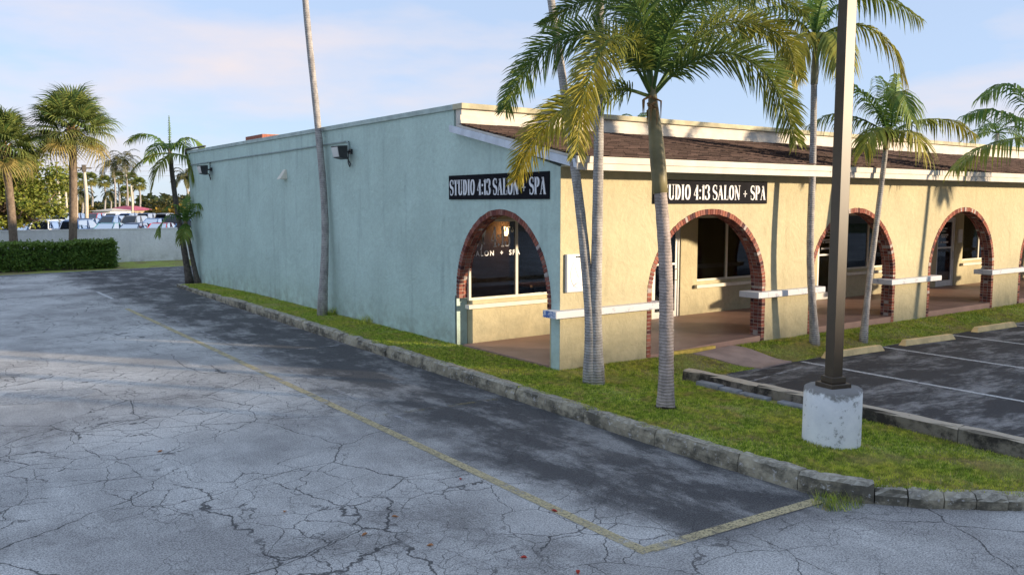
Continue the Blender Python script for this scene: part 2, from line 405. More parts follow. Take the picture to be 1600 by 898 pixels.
def trunkmat(name, c, dk, rings=9.0, mix=.5):
    a = Mat(name, .9, .15); x, y, z = a.xyz(); wv = a.n('ShaderNodeTexWave', bands_direction='Z'); wv.inputs['Scale'].default_value = rings
    wv.inputs['Distortion'].default_value = 3.5; wv.inputs['Detail'].default_value = 3; wv.inputs['Detail Scale'].default_value = 1.5; a.l(a.co, wv.inputs['Vector'])
    n = a.noise(5, 6, .65, a.mapped((2, 2, 1))); n2 = a.noise(1.1, 4)
    cc = a.mix(a.ramp(n, .35, .7), c, dk); cc = a.mix(a.ramp(wv.outputs[1], .62, .95, 0, mix), cc, tuple(q * .55 for q in dk))
    a.col(a.mix(a.ramp(n2, .55, .75, 0, .5), cc, tuple(min(1, q * 1.35) for q in c))); a.bump(wv.outputs[1], .5, .02); a.bump(n, .4, .02); M[name] = a.m
trunkmat('trunk_grey', (.46, .435, .41), (.25, .235, .23), 7, .32)
trunkmat('trunk_pink', (.48, .40, .36), (.28, .24, .22), 7, .35)
trunkmat('trunk_sabal', (.26, .20, .15), (.14, .105, .08), 5)
plain('crownshaft', (.20, .17, .085), .5, .3, 3, .35)
plain('crownshaft_pale', (.28, .27, .17), .5, .2, 3, .35)
plain('dry_fibre', (.24, .14, .06), .9, .3, 10)

# ------------------------------------------------------------------ setting: ground, asphalt, lawns
def struct(name, mb, mat, smooth=False, kind='structure'):
    o = put(name, mb.mesh(name, (0, 0, 0), smooth), mat); o['kind'] = kind; ROOT[o.name] = Vector((0, 0, 0)); return o
AZ = -0.215
b = MB(); b.add([(-2500,-2500,-.32),(2500,-2500,-.32),(2500,2500,-.32),(-2500,2500,-.32)], [(0,1,2,3)]); struct('ground', b, M['ground'])
b = MB(); b.add([(-60,-70,AZ),(70,-70,AZ),(70,30.6,AZ),(20,31.6,AZ),(4,31.6,AZ),(-.5,31.2,AZ),(-6,30.4,AZ),(-60,30.2,AZ)], [tuple(range(8))]); struct('asphalt_lot', b, M['asphalt'])
b = MB(); b.add([(-90,36.4,-.27),(90,36.4,-.27),(90,135,-.27),(-90,135,-.27)], [(0,1,2,3)]); struct('car_lot_pavement', b, M['asphalt'])

kerb_line = [(-.9,21.5),(-1.05,17),(-1.17,12),(-1.27,7),(-1.37,1.4),(-1.45,-2),(-1.49,-4.6),(-1.43,-6.1),(-1.22,-6.55),(-.85,-7.0),(-.15,-7.6),(.9,-8.25),(2.2,-8.8),(4,-9.3),(8,-9.8),(14,-10)]
def sm(t): t = max(0, min(1, t)); return t * t * (3 - 2 * t)
def gz(x, y):
    zi = -.02 - .035 * sm((-y - 5.2) / 1.2) - .08 * sm((x + 1) / 2.4) * sm((-y - .3) / 1.0) - .10 * sm((y - 15) / 7)
    zs = -.03 - .18 * sm((-y - .15) / 1.0)
    return zi if y < -1.6 else zi + (zs - zi) * sm((x - .4) / 1.8)
def kx(y):      # kerb inner x at y
    for (x0, y0), (x1, y1) in zip(kerb_line, kerb_line[1:]):
        if y1 <= y <= y0: return x0 + (x1 - x0) * (y0 - y) / (y0 - y1) + .13
    return -.8
def lawn(name, rows, nx=10):
    b = MB(); k = 0
    for y, x0, x1 in rows:
        b.v += [(x0 + (x1 - x0) * i / nx, y, gz(x0 + (x1 - x0) * i / nx, y)) for i in range(nx + 1)]; b.a += [0] * (nx + 1)
    for j in range(len(rows) - 1):
        for i in range(nx):
            q = j * (nx + 1) + i; b.f.append((q, q + 1, q + nx + 2, q + nx + 1))
    return struct(name, b, M['lawn'], True)
island = []
y = 21.4
while y > -8.4:
    x1 = .1 if y > -.05 else 1.55
    island.append((y, kx(y), x1)); y -= .25
lawn('lawn_island', island, 12)
lawn('lawn_strip', [(yy, 1.54, 40) for yy in np.linspace(.05, -1.22, 7)], 70)
lawn('lawn_corner', [(yy, 1.54, 3.0 - .6 * (t_ / 4)) for t_, yy in enumerate(np.linspace(-1.215, -1.52, 5))], 6)
b = MB(); b.add([(-60,30.2,-.2),(-6,30.4,-.2),(-.5,31.2,-.2),(4,31.6,-.2),(20,31.6,-.2),(20,36.2,-.16),(-60,36.2,-.16)], [tuple(range(7))]); struct('lawn_verge', b, M['lawn'])
b = MB()
for (p0, p1) in zip([(-60,30.2),(-6,30.4),(-.5,31.2),(4,31.6)], [(-6,30.4),(-.5,31.2),(4,31.6),(20,31.6)]):
    b.hexa([(p0[0],p0[1]-.12,-.3),(p1[0],p1[1]-.12,-.3),(p1[0],p1[1]+.05,-.3),(p0[0],p0[1]+.05,-.3)], [(p0[0],p0[1]-.12,-.18),(p1[0],p1[1]-.12,-.18),(p1[0],p1[1]+.05,-.18),(p0[0],p0[1]+.05,-.18)])
struct('verge_kerb', b, M['kerb_block_grey'])

# parking bays in front of the shops: darker sealed sheet over the lot
b = MB(); b.add([(1.66,-1.62,AZ+.004),(2.9,-1.5,AZ+.004),(4.35,-1.25,AZ+.004),(40,-1.15,AZ+.004),(40,-8.4,AZ+.004),(1.66,-8.4,AZ+.004)], [tuple(range(5,-1,-1))]); struct('parking_bays', b, M['asphalt_sealed'])
pq = [G(1082, 551, .0), G(1142, 538.5, .0), G(1237, 565, -.20), G(1190, 575, -.20)]
b = MB(); n_ = 8; vs = []
for i in range(n_ + 1):
    t_ = i / n_
    for e_ in (pq[0].lerp(pq[3], t_), pq[1].lerp(pq[2], t_)): vs.append((e_.x, e_.y, max(gz(e_.x, e_.y), AZ + .01) + .022)); vs.append((e_.x, e_.y, -.3))
b.add(vs, [(4*i, 4*i+4, 4*i+6, 4*i+2) for i in range(n_)] + [(4*i+1, 4*i+5, 4*i+4, 4*i) for i in range(n_)] + [(4*i+2, 4*i+6, 4*i+7, 4*i+3) for i in range(n_)] + [(0,2,3,1), (4*n_, 4*n_+1, 4*n_+3, 4*n_+2)])
struct('path', b, M['path_concrete'])

# painted markings
def line(name, p0, p1, wd, mat, z=AZ + .005):
    p0 = Vector((*p0, z)); p1 = Vector((*p1, z)); d = (p1 - p0).normalized(); s = Vector((-d.y, d.x, 0)) * wd / 2
    b = MB(); b.add([p0 - s, p1 - s, p1 + s, p0 + s], [(0,1,2,3)]); return struct(name, b, M[mat])
line('painted_line', (-3.95,-6.16), (-3.86,15.5), .13, 'paint_yellow')
line('painted_line', (-3.89,-6.12), (-1.55,-6.24), .14, 'paint_yellow', AZ + .009)
line('painted_line', (-3.8,-.3), (-1.6,-.45), .09, 'paint_yellow_faint')
line('painted_line', (-3.8,5.9), (-1.5,5.8), .09, 'paint_white_faint')
line('painted_line', (-3.45,-1), (-3.35,14), .08, 'paint_white_faint')
q0 = G(152, 456, AZ); q1 = G(176, 467, AZ); line('painted_line', (q0.x, q0.y), (q1.x, q1.y), .11, 'paint_white')
for i in range(9):
    x = 5.05 + 2.88 * i; line('painted_line', (x, -1.3), (x - .08, -6.2), .10, 'paint_white', AZ + .009)
line('painted_line', (4.75,-1.62), (2.3,-2.0), .09, 'paint_white_faint', AZ + .010)
b = MB(); c = (-7.45, 4.0); pts = []
for i in range(22):
    a_ = 2 * math.pi * i / 22; r = (.62 + .22 * rng.random()) * (1 + .25 * math.cos(2 * a_ + .5)); pts.append((c[0] + r * math.cos(a_) * .8, c[1] + r * math.sin(a_) * 1.0, AZ + .004))
b.add(pts, [tuple(range(22))]); struct('asphalt_patch', b, M['patch_pale'])

# kerb of the island, stone by stone
def resample(pl, step):
    out = []; pts = [Vector((*p, 0)) for p in pl]; 
    for a_, b_ in zip(pts, pts[1:]):
        n = max(1, round((b_ - a_).length / .1))
        out += [a_.lerp(b_, i / n) for i in range(n)]
    out.append(pts[-1]); return out
kd = resample(kerb_line, .1)
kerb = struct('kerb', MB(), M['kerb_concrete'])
cum = [0]
for a_, b_ in zip(kd, kd[1:]): cum.append(cum[-1] + (b_ - a_).length)
def at_len(s):
    for i in range(len(cum) - 1):
        if cum[i + 1] >= s: return kd[i].lerp(kd[i + 1], (s - cum[i]) / max(1e-6, cum[i + 1] - cum[i]))
    return kd[-1]
s = 0.0
while s < cum[-1] - .4:
    p = at_len(s); near = p.y < -6.0
    L = rng.uniform(.30, .40) if near else rng.uniform(1.25, 1.9)
    if p.y > -6.0 and at_len(s + L).y < -6.15: L = .8
    n = 4 if near else 12; b = MB(); vs = []; top = rng.uniform(-.012, .010) + (-.055 if near else 0); jog = rng.uniform(-.010, .010)
    for i in range(n + 1):
        q = at_len(s + .006 + (L - .012) * i / n); t = (at_len(s + L * i / n + .15) - at_len(max(0, s + L * i / n - .15))).normalized(); o = Vector((t.y, -t.x, 0)) * -1   # inward
        if o.x < 0 and q.y > -6: o = -o
        zt = top - .10 * sm((q.y - 13) / 7) + rng.uniform(-.004, .004); e = .010 if i in (0, n) else 0
        for (d, zz) in ((.0 + e, -.34), (-.02 + jog + e + rng.uniform(-.006, .006), -.12), (.0 + jog + e + rng.uniform(-.01, .01), zt - .035 - e), (.035 + rng.uniform(-.01, .012), zt - e * .5), (.15 + rng.uniform(-.01, .02), zt - e * .5 + rng.uniform(-.006, .006)), (.18, -.34)):
            vs.append((q.x + o.x * d, q.y + o.y * d, zz))
    fs = [(i * 6 + k, i * 6 + k + 1, i * 6 + k + 7, i * 6 + k + 6) for i in range(n) for k in range(5)] + [(0, 1, 2, 3, 4, 5), tuple(n * 6 + k for k in range(5, -1, -1))]
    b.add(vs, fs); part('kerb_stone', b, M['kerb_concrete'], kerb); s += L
# kerb between island and bays, with a broken row of low blocks in front
kl = struct('lot_kerb', MB(), M['kerb_lot'])
yy = -1.5
while yy > -8.3:
    L = 1.55; b = MB(); vs = []; n = 8
    for i in range(n + 1):
        y_ = yy - .004 - (L - .008) * i / n; xo = .02 * (-yy - 1.5) / 5.5
        for (x_, z_) in ((1.47, -.34), (1.465, -.10), (1.475, .055), (1.50, .08), (1.63, .085), (1.655, .06), (1.66, -.34)):
            vs.append((x_ + xo + rng.uniform(-.008, .008), y_, z_ + (rng.uniform(-.007, .007) if z_ > 0 else 0)))
    fs = [(i * 7 + k, i * 7 + k + 7, i * 7 + k + 8, i * 7 + k + 1) for i in range(n) for k in range(6)] + [tuple(range(6, -1, -1)), tuple(n * 7 + k for k in range(7))]
    b.add(vs, fs); part('kerb_stone', b, M['kerb_lot'], kl); yy -= L
for (y0, y1, dz) in ((-1.95,-2.42,0),(-2.44,-2.80,-.015),(-2.83,-3.35,-.03),(-3.55,-4.1,-.03)):
    b = MB(); b.box(1.30, 1.455, y1, y0, -.34, -.02 + dz); part('edging_block', b, M['kerb_block_grey'], kl, bevel=.015)

# grass blades (countless): one object
def blades(name, polys, dens, hmin, hmax):
    pts = []
    for (x0, x1, y0, y1, ok, dn) in polys:
        n = int((x1 - x0) * (y1 - y0) * dn * dens); xs = nrng.uniform(x0, x1, n); ys = nrng.uniform(y0, y1, n)
        for x_, y_ in zip(xs, ys):
            th_ = .62 + .30 * math.sin(x_ * 1.9 + 1.3 * math.sin(y_ * 1.1)) * math.sin(y_ * 2.3 + x_) + .25 * math.sin(x_ * 7.1 + y_ * 3.3) * math.sin(y_ * 6.7 - x_ * 2.1)
            if (x_ * 7919.13 + y_ * 104729.7) % 1.0 < th_ and ok(x_, y_): pts.append((x_, y_, gz(x_, y_)))
    p = np.array(pts); n = len(p); a_ = nrng.uniform(0, 6.283, n); h = nrng.uniform(hmin, hmax, n)
    patch = .6 + .55 * np.sin(p[:, 0] * 2.1 + np.sin(p[:, 1] * 1.7) * 2) * np.sin(p[:, 1] * 2.6 + p[:, 0])
    h *= np.clip(.75 + .4 * patch, .5, 1.3); wd = nrng.uniform(.004, .009, n); ln = nrng.uniform(.2, 1.1, n) * h
    dx = np.cos(a_) * wd; dy = np.sin(a_) * wd; la = nrng.uniform(0, 6.283, n)
    v = np.empty((n, 3, 3)); v[:, 0] = p + np.stack([dx, dy, -.01 + 0 * dx], 1); v[:, 1] = p - np.stack([dx, dy, .01 + 0 * dx], 1)
    v[:, 2] = p + np.stack([np.cos(la) * ln, np.sin(la) * ln, h], 1)
    me = bpy.data.meshes.new(name); me.vertices.add(3 * n); me.vertices.foreach_set('co', v.reshape(-1))
    me.loops.add(3 * n); me.loops.foreach_set('vertex_index', np.arange(3 * n, dtype=np.int32)); me.polygons.add(n)
    me.polygons.foreach_set('loop_start', np.arange(0, 3 * n, 3, dtype=np.int32)); me.update(calc_edges=True); me.validate()
    o = put(name, me, M['grass_blade']); o['kind'] = 'stuff'; return o
def ok_island(x, y): return x > kx(y) - .05 + .07 * math.sin(y * 3.1) * math.sin(y * 7.7 + 1) and (x - .02) ** 2 + (y + 5.33) ** 2 > .11 and not (x > 1.28 and -4.1 < y < -1.95)
def on_path(x, y):
    t = (pq[0].y - y) / (pq[0].y - pq[3].y); t2 = (pq[1].y - y) / (pq[1].y - pq[2].y)
    return pq[0].x + (pq[3].x - pq[0].x) * t - .03 < x < pq[1].x + (pq[2].x - pq[1].x) * t2 + .03
polys = [(-1.55, 1.46, -8.2, -1.5, ok_island, 1.0), (-1.5, 2.2, -1.5, -.02, lambda x, y: ok_island(x, y) and x < 2.2 , 1.0), (2.2, 4.3, -1.45, -.02, lambda x, y: not on_path(x, y) and y > (-1.45 if x < 2.7 else -1.22), .9),
         (-1.5, -.01, -.02, 9, ok_island, .8), (-1.4, -.01, 9, 21, ok_island, .45), (4.3, 11, -1.2, -.02, lambda x, y: not on_path(x, y), .75), (11, 22, -1.2, -.02, lambda x, y: True, .45)]
blades('grass_blades', polys, 8500, .02, .045)
tuf = []
def tuft(name, cx, cy, n, r, hmax, label, z=AZ):
    b = MB()
    for i in range(n):
        a_ = rng.random() * 6.28; rr = r * math.sqrt(rng.random()); x = cx + rr * math.cos(a_) * 1.6; y = cy + rr * math.sin(a_); h = rng.uniform(.4, 1) * hmax; q = rng.random() * 6.28; l = rng.uniform(.3, .9) * h
        b.add([(x - .005, y, z - .01), (x + .005, y, z - .01), (x + math.cos(q) * l, y + math.sin(q) * l, z + h)], [(0, 1, 2)])
    solo(name, b, M['grass_blade'], (cx, cy, z), label, 'weed')
tuft('weed_tuft', -1.42, -6.40, 420, .22, .14, 'green weeds sprouting against the kerb corner at the yellow line')
for (x, y, lb) in ((-.18, 9.3, 'leafy weed at the foot of the tall palm by the green wall'), (-.15, 7.3, 'tall thin weed against the green wall between palm and arch')):
    tuft('weed_tuft', x, y, 160, .16, .26, lb, -.02)

# ------------------------------------------------------------------ the building
BL = 32.0
bld = thing('salon_building', (0, 0, 0), 'single-storey stucco building with brick arches, green side wall and yellow front', 'building')
T = .28
WALL_Y = 3.15
def arch_pts(u0, u1, zs, zt, n=30):    # left spring -> over -> right spring
    c = (u0 + u1) / 2; a_ = (u1 - u0) / 2
    return [(c - a_ * math.cos(math.pi * i / n), zs + (zt - zs) * math.sin(math.pi * i / n)) for i in range(n + 1)]
def arcade(mp, u_end, arches, ztop, zbot, t):
    """wall along u with arched openings; mp(u, d, z) -> point; ztop a function of u"""
    b = MB()
    def prism(poly):
        b.hexa([mp(u, 0, z) for u, z in poly], [mp(u, t, z) for u, z in poly])
    u = 0.0
    for (u0, u1, zs, zt) in arches:
        if u0 > u: prism([(u, zbot), (u0, zbot), (u0, ztop(u0)), (u, ztop(u))])
        pts = arch_pts(u0, u1, zs, zt)
        for (a0, z0), (a1, z1) in zip(pts, pts[1:]):
            prism([(a0, z0), (a1, z1), (a1, ztop(a1)), (a0, ztop(a0))])
        u = u1
    if u < u_end: prism([(u, zbot), (u_end, zbot), (u_end, ztop(u_end)), (u, ztop(u))])
    return b
ZS, ZT = 1.10, 2.77
front = [(2.09 + 4.955 * i, 5.54 + 4.955 * i, ZS, ZT) for i in range(6)]
fm = lambda u, d, z: (u, d, z)
part('wall', arcade(lambda u, d, z: (u + .003, d, z), BL, [(a_ - .003, c_ - .003, d_, e_) for a_, c_, d_, e_ in front], lambda u: 3.50, -.32, T), M['yellow_stucco'], bld)
sm_ = lambda u, d, z: (d, u, z)       # side wall: u along +Y, depth along +X
side_arch = (.24, 3.36, 1.10, 2.77)
rake = lambda u: 3.50 + (4.40 - 3.50) * u / 3.4
# lower bay of the side wall starts behind the front wall's end face
part('wall', arcade(lambda u, d, z: (d - .0, max(u, .006), z), 3.42, [side_arch], rake, -.32, T - .03), M['green_stucco'], bld)
b = MB(); b.box(0, .25, 3.42, 22.4, -.32, 4.74); part('wall', b, M['green_stucco'], bld)
b = MB(); b.box(0.004, 3.0, 22.4, 22.62, -.32, 4.70); b.box(3.0, BL, 22.4, 22.62, -.32, 4.70); b.box(BL, BL + .2, 0, 22.6, -.32, 4.70); part('rear_wall', b, M['green_stucco'], bld)
# recessed shop front with rectangular openings
wins = [(.20, 2.62, .90, 2.55), (6.93, 9.28, .93, 2.56), (13.05, 15.9, .93, 2.56), (20.0, 22.4, .93, 2.56), (25.0, 27.4, .93, 2.56)]
doors = [(5.38, 6.34, .05, 2.40), (11.9, 12.92, .12, 2.40), (18.35, 19.5, .12, 2.40), (23.4, 24.4, .12, 2.40)]
ops = sorted(wins + doors)
b = MB(); x = .252; y0, y1 = WALL_Y, WALL_Y + .2
for (a0, a1, z0, z1) in ops:
    if a0 > x: b.box(x, a0, y0, y1, -.32, 4.55)
    else: a0 = x
    b.box(a0, a1, y0, y1, -.32, z0); b.box(a0, a1, y0, y1, z1, 4.55); x = a1
b.box(x, BL, y0, y1, -.32, 4.55); part('shopfront_wall', b, M['yellow_stucco'], bld)
b = MB(); b.box(.0, .248, 3.37, 3.415, -.30, 1.0)   # cream return under the brick springing
part('wall_return', b, M['cream_wall'], bld)
# arcade floor, ceiling
b = MB(); xs = [.02, 2.2, 4, 6.2, BL]; zs = [.02, .03, .08, .12, .12]
for i in range(4):
    b.hexa([(xs[i],.002,-.3),(xs[i+1],.002,-.3),(xs[i+1],WALL_Y-.002,-.3),(xs[i],WALL_Y-.002,-.3)], [(xs[i],.002,zs[i]),(xs[i+1],.002,zs[i+1]),(xs[i+1],WALL_Y-.002,zs[i+1]),(xs[i],WALL_Y-.002,zs[i])])
part('arcade_floor', b, M['floor_terracotta'], bld)
b = MB(); b.box(2.75, 3.95, -.07, .004, -.08, .042); part('painted_step_edge', b, M['paint_yellow_edge'], bld)
b = MB(); b.box(.26, BL, T + .003, WALL_Y - .003, 3.0, 3.08); part('arcade_ceiling', b, M['cream_wall'], bld)

# brick arches
brick_data = {}
bm = MB(); bm.box(-.5, .5, -.5, .5, -.5, .5)
BRK = bm.mesh('brick'); BRK.materials.append(M['brick'])
def brick_arch(mp, arch, zfoot_l, zfoot_r, d0, dep, indiv_front, indiv_soffit, xdir):
    """ring of bricks lining an opening; xdir: unit vectors for u and depth"""
    u0, u1, zs, zt = arch; RT_ = .105
    path = []
    s_ = .0745
    z = zfoot_l
    while z < zs - .02: path.append((u0, z, Vector((-1, 0)))); z += s_
    c = (u0 + u1) / 2; a_ = (u1 - u0) / 2; h = zt - zs
    th = 0.0; dense = []
    for i in range(721):
        q = math.pi * i / 720; dense.append((c - a_ * math.cos(q), zs + h * math.sin(q), Vector((-math.cos(q) / a_, math.sin(q) / h)).normalized()))
    acc = s_
    for p_, q_ in zip(dense, dense[1:]):
        acc += math.hypot(q_[0] - p_[0], q_[1] - p_[1])
        if acc >= s_: path.append(p_); acc = 0
    z = zs
    rj = []
    while z > zfoot_r + .02: rj.append((u1, z - .037, Vector((1, 0)))); z -= s_
    path += rj
    grp = put('brick_arch', None, None, bld); grp.empty_display_size = .1
    stuff = MB(); ub, db = xdir
    for k, (u, z, nrm) in enumerate(path):
        tang = Vector((-nrm.y, nrm.x))
        rows = ((d0 - .012, .095 + rng.uniform(-.004, .004), 'f'), (d0 + .095, .105, 's'), (d0 + .212, dep - .212 + .01, 's'))
        for (dd, dl, kind) in rows:
            jit = rng.uniform(-.006, .006); wdt = s_ - .012 + rng.uniform(-.004, .002)
            cu = u - nrm.x * (RT_ / 2 + jit); cz = z - nrm.y * (RT_ / 2 + jit)
            ctr = Vector(mp(cu, dd + dl / 2, cz))
            ax = ub * nrm.x + Vector((0, 0, nrm.y)); ay = db; az = ub * tang.x + Vector((0, 0, tang.y))
            ind = (kind == 'f' and indiv_front(u, z)) or (kind == 's' and indiv_soffit(u, z))
            if ind:
                o = put('brick', BRK, None, grp)
                m = Matrix.Identity(4)
                for r_ in range(3): m[r_][0] = ax[r_] * RT_; m[r_][1] = ay[r_] * (dl - .008); m[r_][2] = az[r_] * wdt; m[r_][3] = ctr[r_]
                o.matrix_local = m
            else:
                stuff.add([ctr + ax * (RT_ * i) + ay * ((dl - .008) * j) + az * (wdt * l) for i, j, l in [(x_, y_, z_) for z_ in (-.5, .5) for x_, y_ in ((-.5,-.5),(.5,-.5),(.5,.5),(-.5,.5))]],
                          [(0,3,2,1),(4,5,6,7),(0,1,5,4),(1,2,6,5),(2,3,7,6),(3,0,4,7)])
    if stuff.v: part('brickwork', stuff, M['brick'], grp, kind='stuff')
    mo = MB(); prof = []
    for (u, z, nrm) in path: prof.append(((u - nrm.x * .012, z - nrm.y * .012), (u - nrm.x * (RT_ - .014), z - nrm.y * (RT_ - .014))))
    for (o0, i0), (o1, i1) in zip(prof, prof[1:]):
        poly = [o0, i0, i1, o1]
        mo.hexa([mp(u, d0 + .004, z) for u, z in poly], [mp(u, d0 + dep - .006, z) for u, z in poly])
    part('mortar', mo, M['mortar'], grp)
UX, DY = Vector((1, 0, 0)), Vector((0, 1, 0))
never = lambda u, z: False
brick_arch(sm_, side_arch, 1.0, 1.0, 0, T - .03, lambda u, z: True, lambda u, z: u > 2.7 and z < 2.5, (DY, UX))
for i, a_ in enumerate(front[:5]):
    mid = (a_[0] + a_[1]) / 2
    brick_arch(fm, a_, -.05, -.05, 0, T, (lambda u, z: True) if i == 0 else never,
               (lambda u, z, m=mid: u > m + 1.2) if i == 0 else ((lambda u, z, m=mid: u > m + 1.5) if i == 1 else never), (UX, DY))
# ledges on the piers
def ledge(x0, x1, y0, y1, blue=False, z=1.045):
    b = MB(); b.box(x0, x1, y0, y1, z - .125, z); o = part('ledge', b, M['ledge_paint'], bld, bevel=.012)
    if blue:
        b = MB(); b.box(x0 - .004, x0 + .03, y0 + .01, y1 - .01, z - .12, z - .003); part('ledge_end', b, M['ledge_blue'], o)
ledge(-.22, 2.42, -.17, .20, True)
for i in range(5):
    ledge(5.12 + 4.955 * i, 7.42 + 4.955 * i, -.17, .34)
# windows and doors
glyph = {}
def window(x0, x1, z0, z1, mull, name='window'):
    wn = MB(); f = .05; ya, yb = WALL_Y + .05, WALL_Y + .12
    wn.box(x0, x0 + f, ya, yb, z0, z1); wn.box(x1 - f, x1, ya, yb, z0, z1); wn.box(x0 + f, x1 - f, ya, yb, z0, z0 + f); wn.box(x0 + f, x1 - f, ya, yb, z1 - f, z1)
    wn.box(mull - .03, mull + .03, ya, yb, z0 + f, z1 - f)
    o = part(name, wn, M['frame_cream'], bld)
    for (a0, a1) in ((x0 + f, mull - .03), (mull + .03, x1 - f)):
        g = MB(); g.box(a0, a1, ya + .03, ya + .036, z0 + f, z1 - f); part('pane', g, M['window_glass'], o)
    s_ = MB(); s_.box(x0 - .10, x1 + .10, WALL_Y - .10, WALL_Y + .05, z0 - .16, z0 - .075); part('sill', s_, M['frame_cream'], o, bevel=.008)
    return o
W = [window(*wins[0], 1.41), window(*wins[1], 8.09), window(*wins[2], 14.47), window(*wins[3], 21.2), window(*wins[4], 26.2)]
def curtain(win, x0, x1, z0, z1):
    b = MB(); n_ = int((x1 - x0) / .03); y_ = WALL_Y + .32
    b.add([(x0 + i * .03, y_ + .025 * math.sin(i * 1.35), z) for z in (z0, z1) for i in range(n_ + 1)], [(i, i + 1, n_ + 2 + i, n_ + 1 + i) for i in range(n_)]); part('curtain', b, M['curtain'], win, True)
curtain(W[1], 6.95, 7.9, .95, 2.5); curtain(W[2], 13.1, 14.2, .95, 2.5); curtain(W[3], 20.05, 21.0, .95, 2.5); curtain(W[4], 25.1, 26.0, .95, 2.5)
def door(x0, x1, z0, z1):
    fr = MB(); ya, yb = WALL_Y + .03, WALL_Y + .13; f = .06
    fr.box(x0, x0 + f, ya, yb, z0, z1); fr.box(x1 - f, x1, ya, yb, z0, z1); fr.box(x0 + f, x1 - f, ya, yb, z1 - f, z1)
    o = part('door', fr, M['frame_white'], bld)
    lf = MB(); a0, a1 = x0 + f + .005, x1 - f - .005; yc, yd = ya + .02, ya + .065; t = .075
    lf.box(a0, a0 + t, yc, yd, z0 + .01, z1 - f - .005); lf.box(a1 - t, a1, yc, yd, z0 + .01, z1 - f - .005)
    lf.box(a0 + t, a1 - t, yc, yd, z0 + .01, z0 + .2); lf.box(a0 + t, a1 - t, yc, yd, z1 - f - .09, z1 - f - .005); lf.box(a0 + t, a1 - t, yc, yd, 1.38, 1.43)
    part('door_leaf', lf, M['frame_white'], o)
    g = MB(); g.box(a0 + t, a1 - t, yc + .02, yc + .026, z0 + .2, 1.38); g.box(a0 + t, a1 - t, yc + .02, yc + .026, 1.43, z1 - f - .09); part('pane', g, M['window_glass'], o)
    h = MB(); h.tube([(a1 - .04, yc - .0, 1.0), (a1 - .04, yc - .06, 1.02), (a1 - .04, yc - .06, 1.26), (a1 - .04, yc, 1.28)], .012, 6); part('handle', h, M['frame_cream'], o)
    m = MB(); 
    for k, (zz, ln) in enumerate(((2.02, .34), (1.93, .40), (1.80, .46), (1.74, .42), (1.56, .5))):
        n_ = int(ln / .045); cx = (a0 + a1) / 2
        for j in range(n_):
            if rng.random() < .2: continue
            xx = cx - ln / 2 + j * .045; m.box(xx, xx + .03, yc + .014, yc + .018, zz, zz + (.05 if k in (2, 4) else .035))
    part('door_lettering', m, M['letter_white'], o, kind='stuff')
    return o
for d_ in doors: door(*d_)
# rooms behind the glass
b = MB(); b.box(.3, BL - .1, WALL_Y + .2, 10, .06, .10); part('room_floor', b, M['room_floor'], bld)
b = MB(); b.box(.3, 6.6, 8.2, 8.3, .1, 3.0); b.box(.256, .30, WALL_Y + .21, 8.2, .1, 3.0); b.box(1.0, 2.5, 5.0, 5.1, .1, 2.75); part('room_wall', b, M['room_wall'], bld)
b = MB(); b.box(6.6, 6.7, WALL_Y + .2, 8.3, .1, 3); b.box(6.7, BL - .1, 6.2, 6.3, .1, 3); b.box(11.4, 11.5, WALL_Y + .2, 6.2, .1, 3); b.box(17.5, 17.6, WALL_Y + .2, 6.2, .1, 3); part('partition', b, M['room_dark'], bld)
b = MB(); b.box(.256, BL - .1, WALL_Y + .2, 10, 3.0, 3.06); part('room_ceiling', b, M['room_dark'], bld)

# roof, fascia, parapet
sh = MB(); slope0 = Vector((0, -.58, 3.66)); slope1 = Vector((0, 3.12, 4.44)); nl = 27; d = (slope1 - slope0) / nl; up = Vector((0, -d.z, d.y)).normalized()
deck = MB(); deck.hexa([(-.10,-.56,3.52),(BL+.2,-.56,3.52),(BL+.2,3.14,4.36),(-.10,3.14,4.36)], [(-.10,-.56,3.65),(BL+.2,-.56,3.65),(BL+.2,3.14,4.43),(-.10,3.14,4.43)])
roof = part('roof', deck, M['fascia_white'], bld)
for r_ in range(nl):
    x = -.11 - (r_ % 2) * .15
    p0 = slope0 + d * r_
    while x < BL + .2:
        wd = rng.uniform(.24, .36); a0, a1 = max(x, -.11) + .004, min(x + wd, BL + .2) - .004
        if a1 > a0 + .02:
            lo = p0 - d * .15 + up * (.030 + rng.uniform(0, .012)); hi = p0 + d * 1.0 + up * .004; th = up * -.02
            sh.add([(a0, lo.y, lo.z), (a1, lo.y, lo.z), (a1, hi.y, hi.z), (a0, hi.y, hi.z), (a0, lo.y + th.y, lo.z + th.z), (a1, lo.y + th.y, lo.z + th.z)], [(0,1,2,3), (4,5,1,0), (4,0,3), (5,2,1)])
        x += wd
part('shingles', sh, M['shingle'], roof, kind='stuff')
b = MB(); b.box(-.16, BL + .2, -.64, -.585, 3.545, 3.655); part('fascia', b, M['fascia_white'], bld)
b = MB(); b.box(-.145, BL + .2, -.615, -.565, 3.43, 3.545); part('fascia', b, M['fascia_white'], bld)
b = MB(); b.box(.004, BL + .2, -.565, .0, 3.50, 3.53); part('soffit', b, M['cap_tan'], bld)
b = MB(); b.hexa([(-.16,-.60,3.46),(-.112,-.60,3.46),(-.112,3.35,4.30),(-.16,3.35,4.30)], [(-.16,-.60,3.60),(-.112,-.60,3.60),(-.112,3.35,4.43),(-.16,3.35,4.43)]); part('rake_board', b, M['trim_blue_white'], bld)
b = MB(); b.hexa([(-.111,-.5,3.47),(-.002,-.5,3.47),(-.002,3.35,4.33),(-.111,3.35,4.33)], [(-.111,-.5,3.50),(-.002,-.5,3.50),(-.002,3.35,4.36),(-.111,3.35,4.36)]); part('rake_soffit', b, M['trim_blue_white'], bld)
